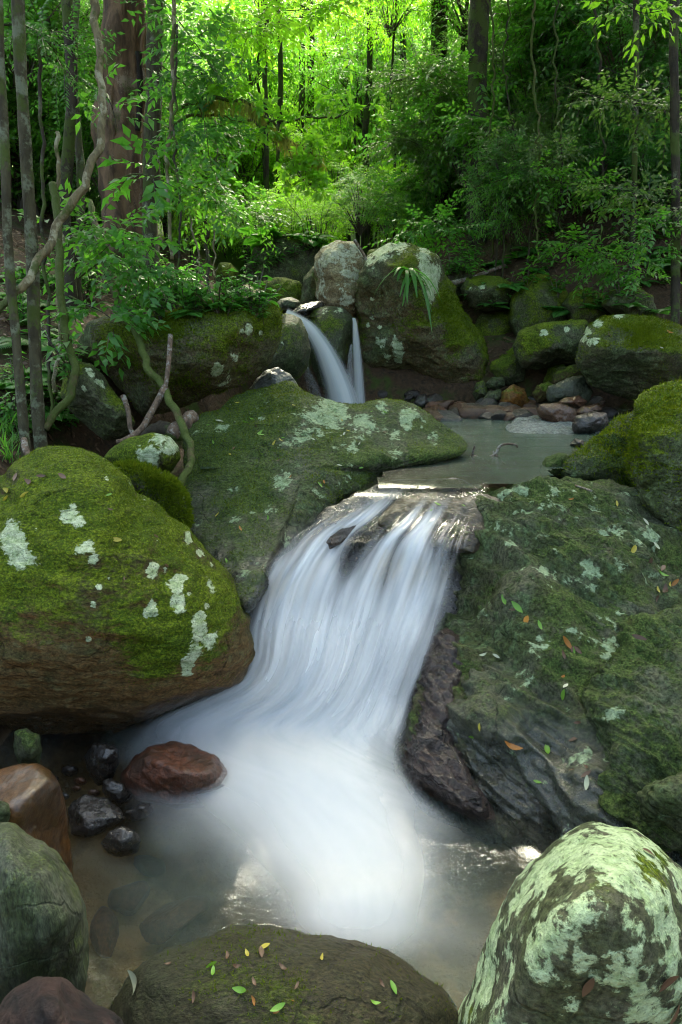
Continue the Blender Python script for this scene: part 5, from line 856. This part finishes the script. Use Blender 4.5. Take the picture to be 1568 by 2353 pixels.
V, F, l = leaf_np(mp_+g.normal(size=(900, 3))*.012, dn, g.normal(size=(900, 3)), g.uniform(.04, .17, 900), .007, 0, 0, g=g)
HM = leaf_mat('hanging_moss', (.24, .25, .04), (.34, .33, .06), (.5, .52, .08), .8, .5)
k = based('hanging_moss', V, F, HM, {'lv': l}, br, False); k['kind'] = 'stuff'
tips = np.concatenate([LP[1][34:], LP[2][30:], LP[0][60:], LP[0][10:40]])[::2]; tips = np.repeat(tips, 2, 0); n = len(tips)
d = g.normal(size=(n, 3))*.8+np.array([.5, -.3, .1])
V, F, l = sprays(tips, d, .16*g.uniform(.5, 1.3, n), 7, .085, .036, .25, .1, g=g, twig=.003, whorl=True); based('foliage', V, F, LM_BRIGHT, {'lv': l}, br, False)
# leafy boughs in front of the left trunks and over the top
def bough(name, pts_, lm, label, L, Wd, nl, per, tl, droop=.3, spread=.22, seed=0, r=.006, bark=None):
    g = np.random.default_rng(500+seed); P = smooth_rows([list(pt(*p)) for p in pts_], 50); t = thing(name, Vector(P[0]), label, 'branch' if name == 'branch' else 'plant')
    V, F = tube(P, np.linspace(r, r*.3, 50), 5, .1); based('stem', V, F, bark or BK_DARK, None, t)
    o = P[g.integers(8, 50, per)]; d = g.normal(size=(per, 3)); d[:, 2] *= .5; o2 = o+unit(d)*g.uniform(0, spread, (per, 1))
    V, F, l = sprays(o2, d, tl*g.uniform(.6, 1.2, per), nl, L, Wd, droop, .2, g=g, twig=.003); based('foliage', V, F, lm, {'lv': l}, t, False); return t
BO = [([(140, 560, 5.2), (200, 530, 5.0), (270, 530, 4.8), (330, 560, 4.7)], LM_MID, 'leafy branch spreading below the big brown trunk', .085, .038, 8, 60, .22),
      ([(180, 640, 4.9), (240, 600, 4.7), (310, 610, 4.6), (350, 640, 4.6)], LM_FERN, 'leafy branch hanging over the left bank boulder', .08, .036, 8, 55, .22),
      ([(160, 680, 4.6), (200, 700, 4.4), (240, 720, 4.3), (262, 740, 4.3)], LM_FERN, 'drooping leafy twig above the leaning slab', .085, .04, 8, 26, .2),
      ([(360, -20, 6.5), (420, 60, 6.3), (470, 130, 6.2), (520, 210, 6.1)], LM_DARK, 'dark leafy branch hanging at the left of the bright gap', .095, .036, 9, 70, .28),
      ([(370, 150, 6.4), (430, 200, 6.3), (470, 280, 6.2), (480, 360, 6.1)], LM_DARK, 'dark leafy branch under the arching mossy branch', .095, .036, 9, 60, .26),
      ([(390, 380, 6.2), (430, 420, 6.0), (470, 440, 5.9), (500, 470, 5.8)], LM_MID, 'leafy branch over the end of the left bank', .085, .034, 9, 60, .26),
      ([(250, 420, 5.4), (310, 400, 5.2), (360, 410, 5.1), (400, 430, 5.0)], LM_FERN, 'twig of large leaves crossing the big brown trunk', .13, .055, 6, 12, .2),
      ([(200, 190, 5.6), (250, 230, 5.4), (270, 300, 5.3)], LM_MID, 'sparse leafy twig in front of the big brown trunk', .10, .045, 6, 14, .2),
      ([(-20, 60, 4.6), (60, 60, 4.8), (120, 110, 5), (150, 170, 5.1)], LM_DARK, 'dark feathery branch in the top left corner', .05, .017, 20, 60, .34),
      ([(560, -30, 7.5), (640, 20, 7.4), (720, 20, 7.3), (800, 10, 7.2)], LM_BRIGHT, 'bright leafy branch hanging into the top of the gap', .10, .04, 8, 60, .3),
      ([(480, 20, 7.0), (540, 70, 7), (600, 60, 7)], LM_BRIGHT, 'bright leaves at the top left of the gap', .10, .04, 8, 50, .3),
      ([(880, 560, 8.6), (940, 530, 8.5), (1000, 515, 8.4), (1060, 525, 8.3)], LM_FERN, 'bright leafy shrub branch behind the biggest boulder', .09, .036, 8, 80, .26),
      ([(1400, -20, 6), (1440, 10, 5.8), (1480, 30, 5.7), (1540, 20, 5.6)], LM_BRIGHT, 'bright young leaves in the top right corner', .09, .035, 7, 26, .24),
      ([(1240, 560, 7.6), (1320, 560, 7.3), (1400, 590, 7.1), (1450, 620, 7.0)], LM_MID, 'leafy branch above the dark shaded boulders at right', .085, .034, 9, 80, .28),
      ([(1130, 420, 8.2), (1220, 400, 8), (1300, 420, 7.8), (1380, 440, 7.7)], LM_MID, 'spreading leafy branch in the right forest', .085, .034, 9, 90, .3),
      ([(1300, 200, 7.6), (1400, 230, 7.3), (1480, 240, 7.1), (1560, 260, 7)], LM_OLIVE, 'olive leafy branch high in the right forest', .085, .034, 9, 90, .3),
      ([(1380, 420, 7), (1450, 440, 6.8), (1520, 470, 6.6), (1600, 500, 6.5)], LM_OLIVE, 'olive leafy branch beside the right edge', .085, .034, 9, 80, .3),
      ([(1010, 300, 9.5), (1100, 280, 9.2), (1180, 300, 9)], LM_MID, 'leafy branch across the thick dark trunk', .09, .036, 9, 80, .3),
      ([(870, 200, 11), (950, 180, 10.6), (1020, 220, 10.4)], LM_OLIVE, 'olive spray of leaves left of the thick dark trunk', .09, .034, 10, 110, .36),
      ([(860, 330, 11), (930, 320, 10.6), (990, 350, 10.4)], LM_OLIVE, 'lower olive spray of leaves above the biggest boulder', .09, .034, 10, 110, .36),
      ([(500, 500, 9), (560, 480, 9.2), (620, 500, 9.4)], LM_MID, 'low leafy branch over the stream source', .09, .034, 9, 80, .35),
      ([(1480, 640, 6.4), (1500, 560, 6.4), (1490, 500, 6.4)], LM_FERN, 'leafy climber on the thin sapling stem', .07, .028, 8, 40, .2)]
for i, (p, lm, lab, L_, W_, nl, per, tl) in enumerate(BO): bough('branch', p, lm, lab, L_, W_, nl, per, tl, seed=i)

#@SMALL
# tell look-alikes apart by their order from the left
from collections import defaultdict
same = defaultdict(list); ORD = ['first', 'second', 'third', 'fourth', 'fifth', 'sixth', 'seventh', 'eighth', 'ninth', 'tenth']
bpy.context.view_layer.update()
for o in COL.objects:
    if o.parent is None and 'label' in o and 'category' in o: same[o['label']].append(o)
for lab, os_ in same.items():
    if len(os_) < 2 or len(os_) > 20: continue
    def ux(o):
        p = o.location if o.type == 'MESH' else (o.matrix_world.translation if not o.children else o.children[-1].matrix_world.translation); return float(pixel_of(np.array([list(p)]))[0][0])
    os_.sort(key=ux); n = len(os_)
    for k, o in enumerate(os_):
        w = ('left one: ' if k == 0 else 'right one: ') if n == 2 else 'leftmost: ' if k == 0 else 'rightmost: ' if k == n-1 else (ORD[k]+' from left: ' if k < 10 else ORD[n-1-k]+' from right: ' if n-1-k < 10 else '')
        if len((w+lab).split()) <= 16: o['label'] = w+lab
